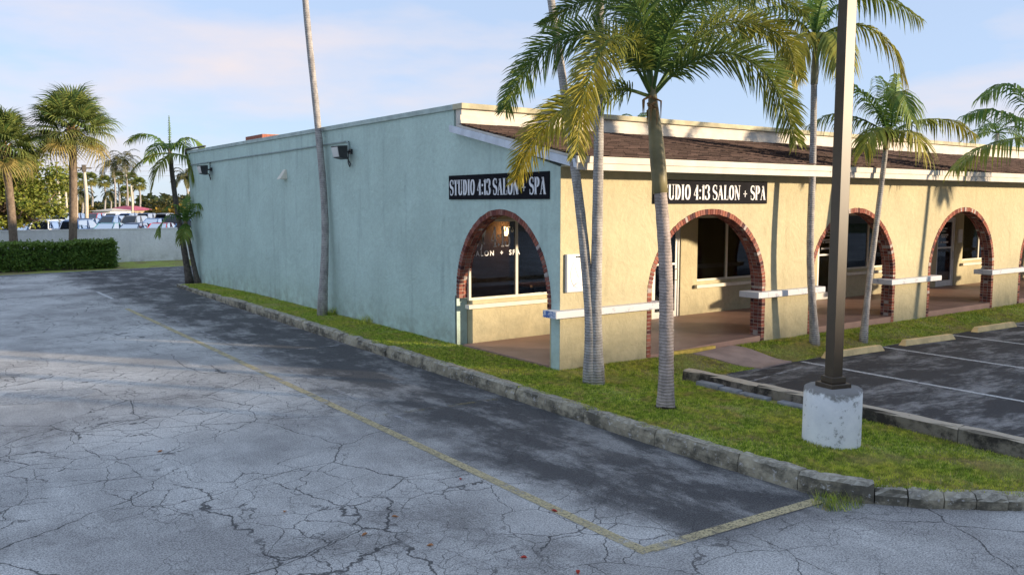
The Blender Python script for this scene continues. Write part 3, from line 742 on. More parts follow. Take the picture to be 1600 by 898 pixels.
b = MB(); b.box(-.003, BL + .1, 3.13, 3.34, 4.40, 4.74); part('parapet', b, M['fascia_white'], bld)
b = MB(); b.box(-.05, BL + .1, 3.08, 3.13, 4.44, 4.52); b.box(-.05, BL + .1, 3.10, 3.13, 4.52, 4.62); part('flashing', b, M['fascia_white'], bld)
b = MB(); b.box(-.05, BL + .15, 3.05, 3.40, 4.74, 4.85); part('parapet_cap', b, M['cap_tan'], bld, bevel=.01)
b = MB()
yy = 3.402
while yy < 22.6: b.box(-.045, .30, yy, min(22.65, yy + 3.196), 4.742, 4.85); yy += 3.2
part('wall_cap', b, M['cap_green'], bld, bevel=.008)
b = MB(); b.box(.25, BL, 3.35, 22.4, 4.3, 4.45); part('flat_roof', b, M['roof_membrane'], bld)
# brick box on the flat roof
b = MB(); b.box(.4, 1.3, 15.6, 17.2, 4.45, 5.06); rb = solo('roof_chimney', b, M['brick'], (.85, 16.4, 4.45), 'low brick chimney box rising above the flat roof edge', 'chimney')
b = MB(); b.box(.6, 1.1, 15.9, 16.9, 5.06, 5.09); part('chimney_cap', b, M['cap_tan'], rb)

# ------------------------------------------------------------------ lettering
def stroke(mb, pts, ws, z0=0, z1=.012):
    """ribbon of varying width in the xz-plane, extruded along -y by the caller's mapping"""
    L = []; Rr = []
    P_ = [Vector(p) for p in pts]
    for i, p in enumerate(P_):
        d_ = (P_[min(i + 1, len(P_) - 1)] - P_[max(0, i - 1)]).normalized(); n_ = Vector((-d_.y, d_.x)); q = ws[i] if hasattr(ws, '__len__') else ws
        L.append(p + n_ * q / 2); Rr.append(p - n_ * q / 2)
    vs = [(p.x, p.y, k) for k in (z0, z1) for pr in zip(L, Rr) for p in pr]; m = 2 * len(P_); fs = []
    for i in range(len(P_) - 1):
        a_, b_, c_, d_ = 2 * i, 2 * i + 1, 2 * i + 3, 2 * i + 2
        fs += [(a_, b_, c_, d_), (m + d_, m + c_, m + b_, m + a_), (a_, d_, m + d_, m + a_), (b_, m + b_, m + c_, c_)]
    fs += [(0, m, m + 1, 1), (m - 2, m - 1, 2 * m - 1, 2 * m - 2)]
    mb.add(vs, fs)
def earc(cx, cy, rx, ry, a0, a1, n=16): return [(cx + rx * math.cos(R(a0 + (a1 - a0) * i / n)), cy + ry * math.sin(R(a0 + (a1 - a0) * i / n))) for i in range(n + 1)]
def serif_glyph(ch, TK=.135, TN=.04):
    """condensed high-contrast capitals on a unit height; returns (mesh builder, advance)"""
    m = MB(); S = lambda p, w_: stroke(m, p, w_)
    hl = lambda x0, x1, y_: S([(x0, y_), (x1, y_)], TN)
    def var(pts, horiz=TN, vert=TK):
        ws = []
        for i in range(len(pts)):
            a_ = Vector(pts[min(i + 1, len(pts) - 1)]) - Vector(pts[max(0, i - 1)]); t_ = abs(a_.y) / max(1e-6, a_.length); ws.append(horiz + (vert - horiz) * t_ ** 1.6)
        S(pts, ws)
    w_ = .46
    if ch == 'S':
        w_ = .40; pts = earc(.20, .755, .155, .225, 25, 270, 18)[:-1] + earc(.20, .265, .165, .245, 90, -155, 18)
        n_ = len(pts); S(pts, [TN + (TK * 1.05 - TN) * math.exp(-((i / (n_ - 1) - .5) / .17) ** 2) + .03 * (abs(i / (n_ - 1) - .5) < .44) for i in range(n_)])
        S([(.345, .70), (.345, .98)], .025); S([(.05, .02), (.05, .31)], .025)
    elif ch == 'T':
        w_ = .46; S([(.23, .02), (.23, .98)], TK); hl(.02, .44, .975); S([(.03, .99), (.03, .74)], .03); S([(.43, .99), (.43, .74)], .03); hl(.12, .34, .02)
    elif ch == 'U':
        w_ = .50; S([(.12, .98), (.12, .27)], TK); var(earc(.26, .27, .14, .25, 180, 360)); S([(.40, .27), (.40, .98)], TN); hl(.02, .22, .98); hl(.32, .48, .98)
    elif ch == 'D':
        w_ = .48; S([(.12, .02), (.12, .98)], TK); var([(.12, .975), (.2, .975)] + earc(.2, .5, .19, .475, 88, -88, 20) + [(.12, .025)]); hl(.02, .16, .98); hl(.02, .16, .02)
    elif ch == 'I':
        w_ = .26; S([(.13, .02), (.13, .98)], TK); hl(.03, .23, .98); hl(.03, .23, .02)
    elif ch == 'O':
        w_ = .48; var(earc(.24, .5, .165, .475, 0, 360, 32))
    elif ch == '4':
        w_ = .42; S([(.28, .02), (.28, .98)], TK); S([(.27, .97), (.02, .30)], TN); hl(.01, .41, .30); hl(.18, .38, .02)
    elif ch == ':':
        w_ = .17
        for y_ in (.12, .62): S([(.02, y_), (.14, y_)], .14)
    elif ch == '1':
        w_ = .26; S([(.15, .02), (.15, .98)], TK); S([(.15, .96), (.03, .84)], TN); hl(.05, .25, .02)
    elif ch == '3':
        w_ = .40; var(earc(.18, .745, .15, .235, 150, -80, 18)); var(earc(.18, .265, .17, .245, 85, -150, 18)); S(earc(.055, .80, .03, .04, 0, 360, 10), .05); S(earc(.045, .20, .03, .04, 0, 360, 10), .05)
    elif ch == 'A':
        w_ = .50; S([(.07, .02), (.25, .98)], TN); S([(.23, .98), (.41, .02)], TK); hl(.12, .35, .33); hl(0, .14, .02); hl(.31, .50, .02)
    elif ch == 'L':
        w_ = .42; S([(.12, .02), (.12, .98)], TK); hl(.02, .22, .98); hl(.02, .40, .025); S([(.395, .01), (.395, .28)], .03)
    elif ch == 'N':
        w_ = .52; S([(.09, .02), (.09, .98)], TN); S([(.07, .98), (.42, .02)], TK); S([(.43, .02), (.43, .98)], TN); hl(0, .1, .98); hl(.02, .17, .02); hl(.35, .51, .98)
    elif ch == 'P':
        w_ = .46; S([(.12, .02), (.12, .98)], TK); var([(.12, .975), (.22, .975)] + earc(.22, .71, .16, .265, 88, -88, 16) + [(.12, .445)]); hl(.02, .16, .98); hl(.02, .22, .02)
    elif ch == '+':
        w_ = .44; S([(.04, .42), (.36, .42)], .05); S([(.20, .20), (.20, .64)], .05)
    return m, w_
GL = {c_: serif_glyph(c_) for c_ in set('STUDIO413:ALNP+')}
def sign(label, origin, ux, nrm, width, height, text='STUDIO 4:13 SALON + SPA', fill=.965, cap=.64):
    """board whose lower left corner is origin; ux along the text, nrm out of the wall"""
    o = thing('shop_sign', origin, label, 'sign', 'salon signs above the arches')
    def mp(u, v, d_): return Vector(origin) + ux * u + Vector((0, 0, v)) + nrm * d_
    b = MB(); b.hexa([mp(0, 0, -.01), mp(width, 0, -.01), mp(width, height, -.01), mp(0, height, -.01)], [mp(0, 0, .03), mp(width, 0, .03), mp(width, height, .03), mp(0, height, .03)]); part('board', b, M['sign_black'], o, bevel=.004)
    tot = sum((.22 if c_ == ' ' else GL[c_][1] + .035) for c_ in text); sx = width * fill / tot; sy = height * cap; u = width * (1 - fill) / 2; z0 = height * .17
    for c_ in text:
        if c_ == ' ': u += .22 * sx; continue
        g, a_ = GL[c_]; m = MB(); m.add([mp(u + q[0] * sx, z0 + q[1] * sy, .030 + q[2]) for q in g.v], g.f); part('letter', m, M['letter_white'], o); u += (a_ + .035) * sx
sign('black salon sign with white serif letters on the green side wall', (0, 3.59, 2.955), Vector((0, -1, 0)), Vector((-1, 0, 0)), 3.3, .48)
sign('black salon sign with white serif letters on the yellow front wall', (2.19, 0, 2.87), Vector((1, 0, 0)), Vector((0, -1, 0)), 3.29, .45)
# lettering on the salon window
gl = MB(); u = .0; bx, bz = .30, 1.98
for c_, sc_ in (('S', .30), ('/', .0), ('T', .36), (' ', 0), ('4', .42), (':', .36), ('1', .42), ('3', .42)):
    if c_ == '/': u += .02; continue
    if c_ == ' ': u += .10; continue
    g, a_ = serif_glyph(c_, .11, .05)
    gl.add([(bx + u + q[0] * .36, WALL_Y + .072 - q[2] * .3, bz + q[1] * sc_ + (.06 if c_ == 'T' else 0)) for q in g.v], g.f); u += (a_ + .03) * .36 * 1.02
gl2 = MB(); stroke(gl2, [(.02, .0), (.10, .45)], .02); gl.add([(bx + .17 + q[0] * 1.6, WALL_Y + .072 - q[2] * .3, bz - .06 + q[1]) for q in gl2.v], gl2.f)
part('window_lettering', gl, M['letter_white'], W[0])
cu = bpy.data.curves.new('t', 'FONT'); cu.body = 'SALON  +  SPA'; cu.size = .15; cu.space_character = 1.35; cu.offset = .003
to = bpy.data.objects.new('t', cu); COL.objects.link(to); dg = bpy.context.evaluated_depsgraph_get(); tm = bpy.data.meshes.new_from_object(to.evaluated_get(dg)); bpy.data.objects.remove(to)
mb = MB(); mb.add([(.29 + v_.co.x * .93, WALL_Y + .070, 1.80 + v_.co.y) for v_ in tm.vertices], [tuple(p_.vertices) for p_ in tm.polygons]); part('window_lettering', mb, M['letter_white'], W[0])

# ------------------------------------------------------------------ salon furniture seen through the glass
def wall_lamp(loc):
    o = thing('wall_lamp', loc, 'lit warm wall lamp glowing inside the salon', 'lamp'); x, y, z = loc
    b = MB(); b.box(x - .05, x + .05, y - .02, y + .005, z - .12, z + .12); b.tube([(x, y - .02, z), (x, y - .12, z)], .012, 6); part('bracket', b, M['metal_dark'], o)
    b = MB(); b.tube([(x, y - .12, z - .09), (x, y - .12, z + .12)], [.045, .06], 10); part('lamp_shade', b, M['lamp_glow'], o, True)
rl = ray(787, 362); lp = CAM + rl * ((4.995 - CAM.y) / rl.y); wall_lamp((lp.x, 4.995, lp.z))
pl = bpy.data.lights.new('wall_lamp_light', 'POINT'); pl.energy = 1.2; pl.color = (1, .62, .28); pl.shadow_soft_size = .08; plo = bpy.data.objects.new('wall_lamp_light', pl); plo.location = (lp.x, 4.7, lp.z + .05); COL.objects.link(plo)
def styling_chair(x, y, rz, label):
    o = thing('styling_chair', (x, y, .1), label, 'chair', 'black styling chairs in the salon'); z = .1
    b = MB(); b.tube([(x, y, z), (x, y, z + .03)], [.28, .26], 16); b.tube([(x, y, z + .03), (x, y, z + .42)], .04, 8); part('pedestal', b, M['rim'], o)
    b = MB(); b.box(x - .26, x + .26, y - .25, y + .25, z + .42, z + .54); part('seat', b, M['leather'], o, bevel=.03)
    b = MB(); b.hexa([(x-.25,y+.22,z+.5),(x+.25,y+.22,z+.5),(x+.25,y+.31,z+.5),(x-.25,y+.31,z+.5)], [(x-.22,y+.30,z+1.0),(x+.22,y+.30,z+1.0),(x+.22,y+.37,z+1.0),(x-.22,y+.37,z+1.0)]); part('backrest', b, M['leather'], o, bevel=.02)
    for s_ in (-1, 1):
        b = MB(); b.box(x + s_ * .29 - .03, x + s_ * .29 + .03, y - .2, y + .25, z + .66, z + .71); b.box(x + s_ * .27 - .015, x + s_ * .27 + .015, y - .02, y + .02, z + .45, z + .67); part('armrest', b, M['leather'], o)
styling_chair(.95, 4.6, 0, 'black styling chair behind the left pane of the salon window')
styling_chair(1.75, 6.2, 0, 'black styling chair farther inside the salon near the back wall')
o = thing('reception_counter', (3.0, 4.0, .1), 'dark salon counter with orange wooden top behind the window', 'counter')
b = MB(); b.box(2.2, 4.2, 3.75, 4.25, .1, 1.02); part('cabinet', b, M['leather'], o)
b = MB(); b.box(2.12, 4.28, 3.68, 4.32, 1.02, 1.07); part('counter_top', b, M['wood_top'], o)

# ------------------------------------------------------------------ things fixed to the walls
def floodlight(y, z, label):
    o = thing('floodlight', (0, y, z), label, 'floodlight', 'floodlights on the green wall')
    b = MB(); b.box(-.05, .005, y - .06, y + .06, z - .02, z + .10); b.tube([(-.05, y, z + .04), (-.20, y, z + .02)], .025, 6); part('bracket', b, M['metal_dark'], o)
    b = MB(); b.hexa([(-.40,y-.19,z-.12),(-.20,y-.19,z-.16),(-.20,y+.19,z-.16),(-.40,y+.19,z-.12)], [(-.46,y-.21,z+.16),(-.18,y-.17,z+.18),(-.18,y+.17,z+.18),(-.46,y+.21,z+.16)]); part('housing', b, M['metal_dark'], o, bevel=.01)
    b = MB(); b.hexa([(-.418,y-.16,z-.10),(-.40,y-.16,z-.10),(-.40,y+.16,z-.10),(-.418,y+.16,z-.10)], [(-.466,y-.18,z+.13),(-.45,y-.18,z+.13),(-.45,y+.18,z+.13),(-.466,y+.18,z+.13)]); part('lens', b, M['lamp_lens'], o)
    b = MB(); b.tube([(-.03, y + .10, z + .30), (-.03, y + .13, z + .0), (-.05, y + .10, z - .22), (-.06, y + .0, z - .33), (-.08, y - .10, z - .28), (-.16, y - .08, z - .1)], .015, 6); part('cable', b, M['metal_dark'], o)
floodlight(8.2, 4.10, 'black floodlight on the green wall right of the tall palm trunk')
floodlight(19.7, 4.02, 'black floodlight on the green wall near its far corner')
b = MB(); b.tube([(-.03, 8.45, 4.40), (-.03, 13, 4.36), (-.03, 19.9, 4.32)], .022, 6); b.tube([(-.03, 8.45, 4.40), (-.03, 8.3, 4.36), (-.03, 8.28, 4.16)], .022, 6); b.tube([(-.03, 19.9, 4.32), (-.03, 22.3, 4.30)], .022, 6)
solo('conduit', b, M['conduit_grey'], (0, 14, 4.36), 'thin painted conduit running between the floodlights on the green wall', 'conduit')
b = MB(); b.hexa([(-.22,12.52,3.56),(.004,12.50,3.56),(.004,12.80,3.56),(-.22,12.78,3.56)], [(-.03,12.56,3.84),(.004,12.55,3.84),(.004,12.75,3.84),(-.03,12.74,3.84)]); vh = solo('vent_hood', b, M['frame_cream'], (0, 12.65, 3.6), 'small pale wedge-shaped vent hood on the green wall', 'vent', bevel=.01)
b = MB(); b.tube([(-.06, 20.2, 4.90), (-.06, 22.7, 4.90), (-.06, 22.75, 4.82), (-.06, 22.75, 4.7)], .035, 6); solo('roof_pipe', b, M['metal_dark'], (0, 21.4, 4.86), 'dark pipe lying along the roof edge at the far corner', 'pipe')
o = thing('notice_board', (.36, 0, 1.34), 'white embossed notice board on the yellow corner pier behind the palms', 'notice board')
b = MB(); b.box(.10, .62, -.06, .004, 1.34, 2.01); part('case', b, M['notice_case'], o, bevel=.02)
b = MB(); n_ = 24; ring = [(.36 + .17 * math.cos(2 * math.pi * i / n_), -.056, 1.66 + .24 * math.sin(2 * math.pi * i / n_)) for i in range(n_ + 1)]
b.tube(ring, .012, 6); b.tube([(.25, -.056, 1.46), (.36, -.056, 1.52), (.47, -.056, 1.46)], .012, 6); b.tube([(.29, -.056, 1.78), (.36, -.056, 1.60), (.43, -.056, 1.78)], .010, 6); part('emblem', b, M['notice_emblem'], o, True)
b = MB()
for k, (x0, x1) in enumerate(((.30, .34), (.35, .40), (.41, .44))): b.box(x0, x1, -.0635, -.058, 1.945, 1.97)
part('lettering', b, M['sign_black'], o)
b = MB(); b.box(19.62, 19.86, WALL_Y - .05, WALL_Y + .004, 1.55, 2.0); solo('mail_box', b, M['frame_white'], (19.74, WALL_Y, 1.55), 'small white box on the shop wall beside the door under the fourth brick arch', 'box', bevel=.01)

# ------------------------------------------------------------------ light pole, wheel stops
px, py = .02, -5.33
o = thing('light_pole', (px, py, -.1), 'tall dark bronze square light pole on a round white concrete base', 'light pole')
b = MB(); n_ = 40
rings = [(.345, -.2), (.345, .30), (.343, .60), (.335, .635), (.30, .65)]
vs = [(px + r_ * math.cos(2 * math.pi * i / n_) * (1 + rng.uniform(-.006, .006)), py + r_ * math.sin(2 * math.pi * i / n_), z_ + (rng.uniform(-.012, .008) if z_ > .5 else 0)) for r_, z_ in rings for i in range(n_)]
b.add(vs, [(k * n_ + i, k * n_ + (i + 1) % n_, (k + 1) * n_ + (i + 1) % n_, (k + 1) * n_ + i) for k in range(len(rings) - 1) for i in range(n_)] + [tuple(range(4 * n_, 5 * n_))])
part('concrete_base', b, M['base_paint'], o, True)
def rotbox(b, cx, cy, hx, hy, z0, z1, a_):
    q = [(cx + x * math.cos(a_) - y * math.sin(a_), cy + x * math.sin(a_) + y * math.cos(a_)) for x, y in ((-hx,-hy),(hx,-hy),(hx,hy),(-hx,hy))]
    b.hexa([(*p_, z0) for p_ in q], [(*p_, z1) for p_ in q])
PA = -R(14)
b = MB(); rotbox(b, px, py, .15, .15, .642, .70, PA); rotbox(b, px, py, .105, .105, .70, .78, PA); part('base_cover', b, M['bronze'], o, bevel=.008)
b = MB(); rotbox(b, px, py, .074, .074, .70, 8.6, PA); part('pole', b, M['bronze'], o, bevel=.006)
for s_ in (-1, 1):
    b = MB(); rotbox(b, px + s_ * .55 * math.cos(PA), py + s_ * .55 * math.sin(PA), .32, .18, 8.5, 8.68, PA); h = part('lamp_head', b, M['bronze'], o, bevel=.02)
    b = MB(); rotbox(b, px + s_ * .57 * math.cos(PA), py + s_ * .57 * math.sin(PA), .22, .14, 8.485, 8.5, PA); part('lens', b, M['lamp_lens'], h)
    b = MB(); rotbox(b, px + s_ * .16 * math.cos(PA), py + s_ * .16 * math.sin(PA), .09, .04, 8.55, 8.62, PA); part('arm', b, M['bronze'], o)
first = None
for i, (x, y, rz) in enumerate(((6.62, -1.42, -.07), (9.35, -1.50, -.09), (12.6, -1.42, -.05), (15.3, -1.45, -.04), (18.3, -1.45, .0))):
    lb = ['pale yellow concrete wheel stop beside the light pole', 'pale yellow concrete wheel stop between the first and third stops', 'pale yellow concrete wheel stop third along from the light pole', 'pale yellow concrete wheel stop fourth along from the light pole', 'pale yellow concrete wheel stop fifth along from the light pole'][i]
    if first is None:
        b = MB(); b.hexa([(-.92,-.09,0),(.92,-.09,0),(.92,.09,0),(-.92,.09,0)], [(-.84,-.055,.125),(.84,-.055,.125),(.84,.055,.125),(-.84,.055,.125)])
        first = solo('wheel_stop', b, M['wheel_stop_paint'], (0, 0, 0), lb, 'wheel stop', 'wheel stops in the parking bays', bevel=.012); q = first
    else: q = first.copy(); COL.objects.link(q); q['label'] = lb
    q.location = (x, y, AZ + .003); q.rotation_euler = (0, 0, rz)

# fallen leaves
for i, (fx, fy, mt, lb) in enumerate(((818,872,'dry_leaf_red','bright red fallen leaf on the asphalt near the yellow line'), (617,808,'dry_leaf_tan','orange fallen leaf on cracked asphalt left of the long yellow line'), (672,853,'dry_leaf_tan','tan fallen leaf on the asphalt left of the red leaf'),
        (445,800,'dry_leaf_tan','orange fallen leaf on badly cracked asphalt'), (866,799,'dry_leaf_red','dark red fallen leaf just beside the long yellow line'), (570,836,'dry_leaf_tan','small tan fallen leaf on crazed asphalt'), (250,706,'dry_leaf_tan','tan fallen leaf out in the open asphalt'), (720,749,'dry_leaf_red','dark red fallen leaf lying inside the painted bay'), (903,895,'dry_leaf_red','red fallen leaf beyond the corner of the yellow line'))):
    p = G(fx, fy, AZ); b = MB(); a_ = rng.random() * 6.28; l = .036; c_, s_ = math.cos(a_), math.sin(a_)
    T2 = lambda x, y, z: (p.x + x * c_ - y * s_, p.y + x * s_ + y * c_, AZ + .004 + z)
    b.add([T2(-l,0,.002), T2(-.3*l,.5*l,.018), T2(.4*l,.45*l,.02), T2(l,0,.012), T2(.4*l,-.45*l,.02), T2(-.3*l,-.5*l,.016), T2(0,0,.0), T2(-1.5*l,.1*l,.0)], [(0,6,1),(1,6,2),(2,6,3),(3,6,4),(4,6,5),(5,6,0),(0,7,6)])
    solo('fallen_leaf', b, M[mt], (p.x, p.y, AZ), lb, 'leaf', 'fallen leaves on the asphalt')

# ------------------------------------------------------------------ palms
def catmull(pts, n):
    pts = [Vector(p) for p in pts]; q = [pts[0] * 2 - pts[1]] + pts + [pts[-1] * 2 - pts[-2]]; out = []
    for i in range(1, len(q) - 2):
        for k in range(n):
            t = k / n; a_, b_, c_, d_ = q[i - 1], q[i], q[i + 1], q[i + 2]
            out.append(.5 * ((2 * b_) + (c_ - a_) * t + (2 * a_ - 5 * b_ + 4 * c_ - d_) * t * t + (3 * b_ - a_ - 3 * c_ + d_) * t ** 3))
    out.append(pts[-1]); return out
def even(pts, n):
    cum = [0]
    for a_, b_ in zip(pts, pts[1:]): cum.append(cum[-1] + (b_ - a_).length)
    out = []; j = 0
    for i in range(n + 1):
        s_ = cum[-1] * i / n
        while j < len(pts) - 2 and cum[j + 1] < s_: j += 1
        out.append(pts[j].lerp(pts[j + 1], min(1, max(0, (s_ - cum[j]) / max(1e-6, cum[j + 1] - cum[j])))))
    return out
def frond(ctrl, leaf, width, n, style='flat', tint=(0, .2), droop=.5, r0=.03, bare=.12, vee=.25):
    """feather leaf: stem through ctrl points with leaflets; leaf = longest leaflet"""
    b = MB(); pts = even(catmull(ctrl, 12), n); m = len(pts)
    b.t = tint[0] * .6; b.tube(pts[::4] + [pts[-1]], [r0 * (1 - .85 * i / (len(pts[::4]))) for i in range(len(pts[::4]) + 1)], 5, False)
    upv = Vector((0, 0, 1))
    for i in range(int(bare * m), m):
        t = i / (m - 1); T_ = (pts[min(i + 1, m - 1)] - pts[max(i - 1, 0)]).normalized()
        S_ = T_.cross(upv)
        if S_.length < .15: S_ = T_.cross(Vector((.3, 1, 0)))
        S_.normalize(); N_ = S_.cross(T_)
        prof = (.55 + .45 * math.sin(min(1, (t - bare) / .35) * math.pi / 2)) * (1 - .62 * max(0, (t - .55) / .45) ** 1.4)
        if style == 'flat': spec = [(1, vee), (-1, vee)]
        else: spec = [(1, rng.uniform(-.3, .3)), (-1, rng.uniform(-.3, .3)), (1, rng.uniform(.5, 1.3)), (-1, rng.uniform(.5, 1.3)), (rng.choice((-1, 1)), rng.uniform(-1.2, -.5))]
        for (sd, lift) in spec:
            l = leaf * prof * rng.uniform(.85, 1.1); fwd = .55 + .55 * t + rng.uniform(-.12, .12)
            cl, sl_ = math.cos(lift), math.sin(lift)
            D_ = (S_ * sd * cl + N_ * sl_ + T_ * fwd).normalized()
            W_ = (T_ - D_ * T_.dot(D_))
            if W_.length < .05: continue
            W_ = (W_.normalized() + N_ * rng.uniform(-.3, .3)).normalized() * width * .5
            p0 = pts[i] + T_ * rng.uniform(-.01, .01); dz = droop * l * rng.uniform(.7, 1.3)
            p1 = p0 + D_ * l * .45 - upv * dz * .10; p2 = p0 + D_ * l * .78 - upv * dz * .36; p3 = p0 + D_ * l * .98 - upv * dz * .72
            tt = tint[0] + (tint[1] - tint[0]) * t; b.t = max(0, min(1, tt + rng.uniform(-.15, .15))) + 1e-4
            b.add([p0 - W_ * .5, p0 + W_ * .5, p1 + W_, p1 - W_, p2 + W_ * .7, p2 - W_ * .7, p3], [(0,1,2,3), (3,2,4,5), (5,4,6)])
    return b
def grav_frond(c, az, el, L, sag, n=5):
    p = Vector(c); d_ = Vector((math.cos(az) * math.cos(el), math.sin(az) * math.cos(el), math.sin(el))); out = [p.copy()]
    for i in range(n):
        p = p + d_ * L / n; out.append(p.copy()); d_ = (d_ + Vector((0, 0, -sag / n * (1 + i * .4)))).normalized()
    return out
def palm(name, label, trunk_pts, r_base, r_top, tmat, leafm, shaft=None, fronds=(), flare=1.35, cat='palm tree', group='palms around the building', base_soil=False, extra=None):
    base = Vector(trunk_pts[0]); o = thing(name, base, label, cat, group)
    tp = even(catmull(trunk_pts, 10), 34); n_ = len(tp)
    rad = [r_base + (r_top - r_base) * (i / (n_ - 1)) ** .8 for i in range(n_)]
    for i in range(6): rad[i] *= 1 + (flare - 1) * (1 - i / 6) ** 2
    rad = [r_ * (1 + .025 * math.sin(i * 2.4)) for i, r_ in enumerate(rad)]
    tp[0] = tp[0] - Vector((0, 0, .15))
    b = MB(); b.tube(tp, rad, 14); part('trunk', b, M[tmat], o, True)
    if shaft:
        sp = even(catmull(shaft[0], 8), 8); b = MB(); b.tube(sp, [r_top * (1.0 + shaft[2] * math.sin(math.pi * min(1, .15 + i / 9))) * (1 - .55 * (i / 8) ** 2) for i in range(9)], 12); part('crownshaft', b, M[shaft[1]], o, True)
    for f in fronds: part('frond', f, M[leafm], o)
    if base_soil:
        b = MB(); vs = [(base.x, base.y, base.z + .13)]
        for i in range(14):
            a_ = 2 * math.pi * i / 14; r_ = r_base * rng.uniform(1.5, 2.0); vs.append((base.x + r_ * math.cos(a_), base.y + r_ * math.sin(a_), base.z - .03))
        b.add(vs, [(0, 1 + i, 1 + (i + 1) % 14) for i in range(14)]); part('root_mound', b, M['soil'], o)
    return o
def pf(D, pts):   # image points with a depth offset in metres -> 3-D stem
    return [P(x, y, D + dz) for x, y, dz in pts]
# 1 foxtail palm on the island
bp = G(1040, 636, -.02); D = depth(bp)
ctr = P(1019, 152, D); 
tr = [bp, P(1041, 560, D), P(1040, 420, D), P(1032, 300, D)]
fs = []
FX = [  # (points, tint)
 ([(1016,146,0),(985,95,-.1),(925,52,-.2),(860,70,-.3),(815,120,-.4),(790,170,-.5)], (.0,.12)),
 ([(1014,150,0),(975,140,-.2),(925,150,-.4),(870,180,-.5),(830,225,-.6),(808,278,-.6)], (.1,.9)),
 ([(1016,146,0),(990,70,-.6),(955,60,-1.1),(925,110,-1.5),(908,170,-1.6),(902,235,-1.6)], (.15,.85)),
 ([(1022,148,0),(1060,110,-.2),(1120,82,-.4),(1180,100,-.6),(1220,150,-.7),(1243,218,-.7)], (.1,.35)),
 ([(1022,146,0),(1055,95,.3),(1110,48,.5),(1170,35,.7),(1225,62,.8),(1250,120,.8)], (.1,.6)),
 ([(1021,144,0),(1030,70,0),(1040,-10,.1),(1062,-80,.2),(1095,-110,.3)], (0,.1)),
 ([(1018,144,0),(1010,60,-.2),(985,-10,-.4),(945,-55,-.6),(890,-50,-.8)], (0,.1)),
 ([(1020,144,0),(1040,60,-.5),(1080,0,-1.0),(1130,-25,-1.5),(1180,-5,-1.9)], (0,.2)),
 ([(1018,144,0),(1000,60,.5),(960,10,1.0),(905,5,1.4),(850,40,1.7)], (0,.1)),
 ([(1022,146,0),(1070,80,.4),(1120,25,.9),(1190,-10,1.3),(1260,20,1.6)], (.05,.3)),
 ([(1020,144,0),(1012,40,.4),(1000,-60,.8),(990,-140,1.0)], (0,.05)),
 ([(1021,146,0),(1040,100,-.8),(1062,75,-1.5),(1085,100,-2.0),(1100,160,-2.3)], (0,.15))]
for pts, tn in FX[:-1]: fs.append(frond(pf(D, pts), .50, .022, 120, 'plume', tn, .35, .028, .12))
o = palm('foxtail_palm', 'bushy foxtail palm with green and yellowing plumes on the grass island', tr, .115, .092, 'trunk_pink', 'foxtail_leaf', ([P(1032, 302, D), P(1026, 230, D), P(1020, 160, D), P(1020, 120, D)], 'crownshaft', .28), fs, 1.25, base_soil=True)
b = MB()
for k in range(9):
    a_ = rng.random() * 6.28; p0 = P(1018 + rng.uniform(-6, 8), rng.uniform(150, 168), D - .1); p1 = p0 + Vector((math.cos(a_) * .14, math.sin(a_) * .14, -.05)); b.tube([p0, p1, p1 + Vector((0, 0, -.14 - .1 * rng.random()))], [.02, .015, .004], 5)
part('dead_stalk', b, M['dry_fibre'], o)
# 2 twin trunks by the corner pier: one upright, one leaning away; crowns above the frame
bp = G(931, 597, -.02); D = depth(bp)
def high_crown(c, nf, L, seed, leaf=.55, width=.035, n=40, tint=(.05, .3), droop=.9, el0=1.0):
    out = []
    for k in range(nf):
        a_ = k * 2.399 + seed; el = el0 - 1.15 * k / nf; out.append(frond(grav_frond(c, a_, el, L * rng.uniform(.9, 1.05), 1.5), leaf, width, n, 'flat', tint, droop, .028, .16))
    return out
c1 = P(939, -190, D)
palm('palm_tree', 'upright grey palm trunk by the corner pier, straighter of a joined pair', [bp, P(931, 480, D), P(935, 250, D), P(937, 0, D), c1], .105, .062, 'trunk_grey', 'palm_leaf', ([c1, P(939, -240, D), P(939, -290, D)], 'crownshaft_pale', .3), high_crown(P(939, -285, D), 10, 2.3, .3), 1.5)
bp2 = bp + Vector((-.10, .04, 0)); c2 = P(835, -190, D + .5)
palm('palm_tree', 'grey palm trunk leaning away from its upright twin beside the corner pier', [bp2, P(922, 500, D), P(910, 360, D + .05), P(890, 200, D + .2), P(861, 0, D + .4), c2], .095, .058, 'trunk_grey', 'palm_leaf', ([c2, P(826, -240, D + .5), P(818, -290, D + .5)], 'crownshaft_pale', .3), high_crown(P(819, -285, D + .5), 10, 2.3, 1.2), 1.3)
# 3 tall palm against the green wall
bp = Vector((-.38, 9.35, -.03)); D = depth(bp); c1 = P(452, -330, D)
palm('palm_tree', 'very tall slender palm trunk standing against the green side wall', [bp, P(508, 350, D), P(497, 200, D), P(477, 0, D), c1], .10, .072, 'trunk_grey', 'palm_leaf', ([c1, P(449, -380, D), P(446, -430, D)], 'crownshaft_pale', .3), high_crown(P(446, -425, D), 11, 2.8, .8), 1.45)
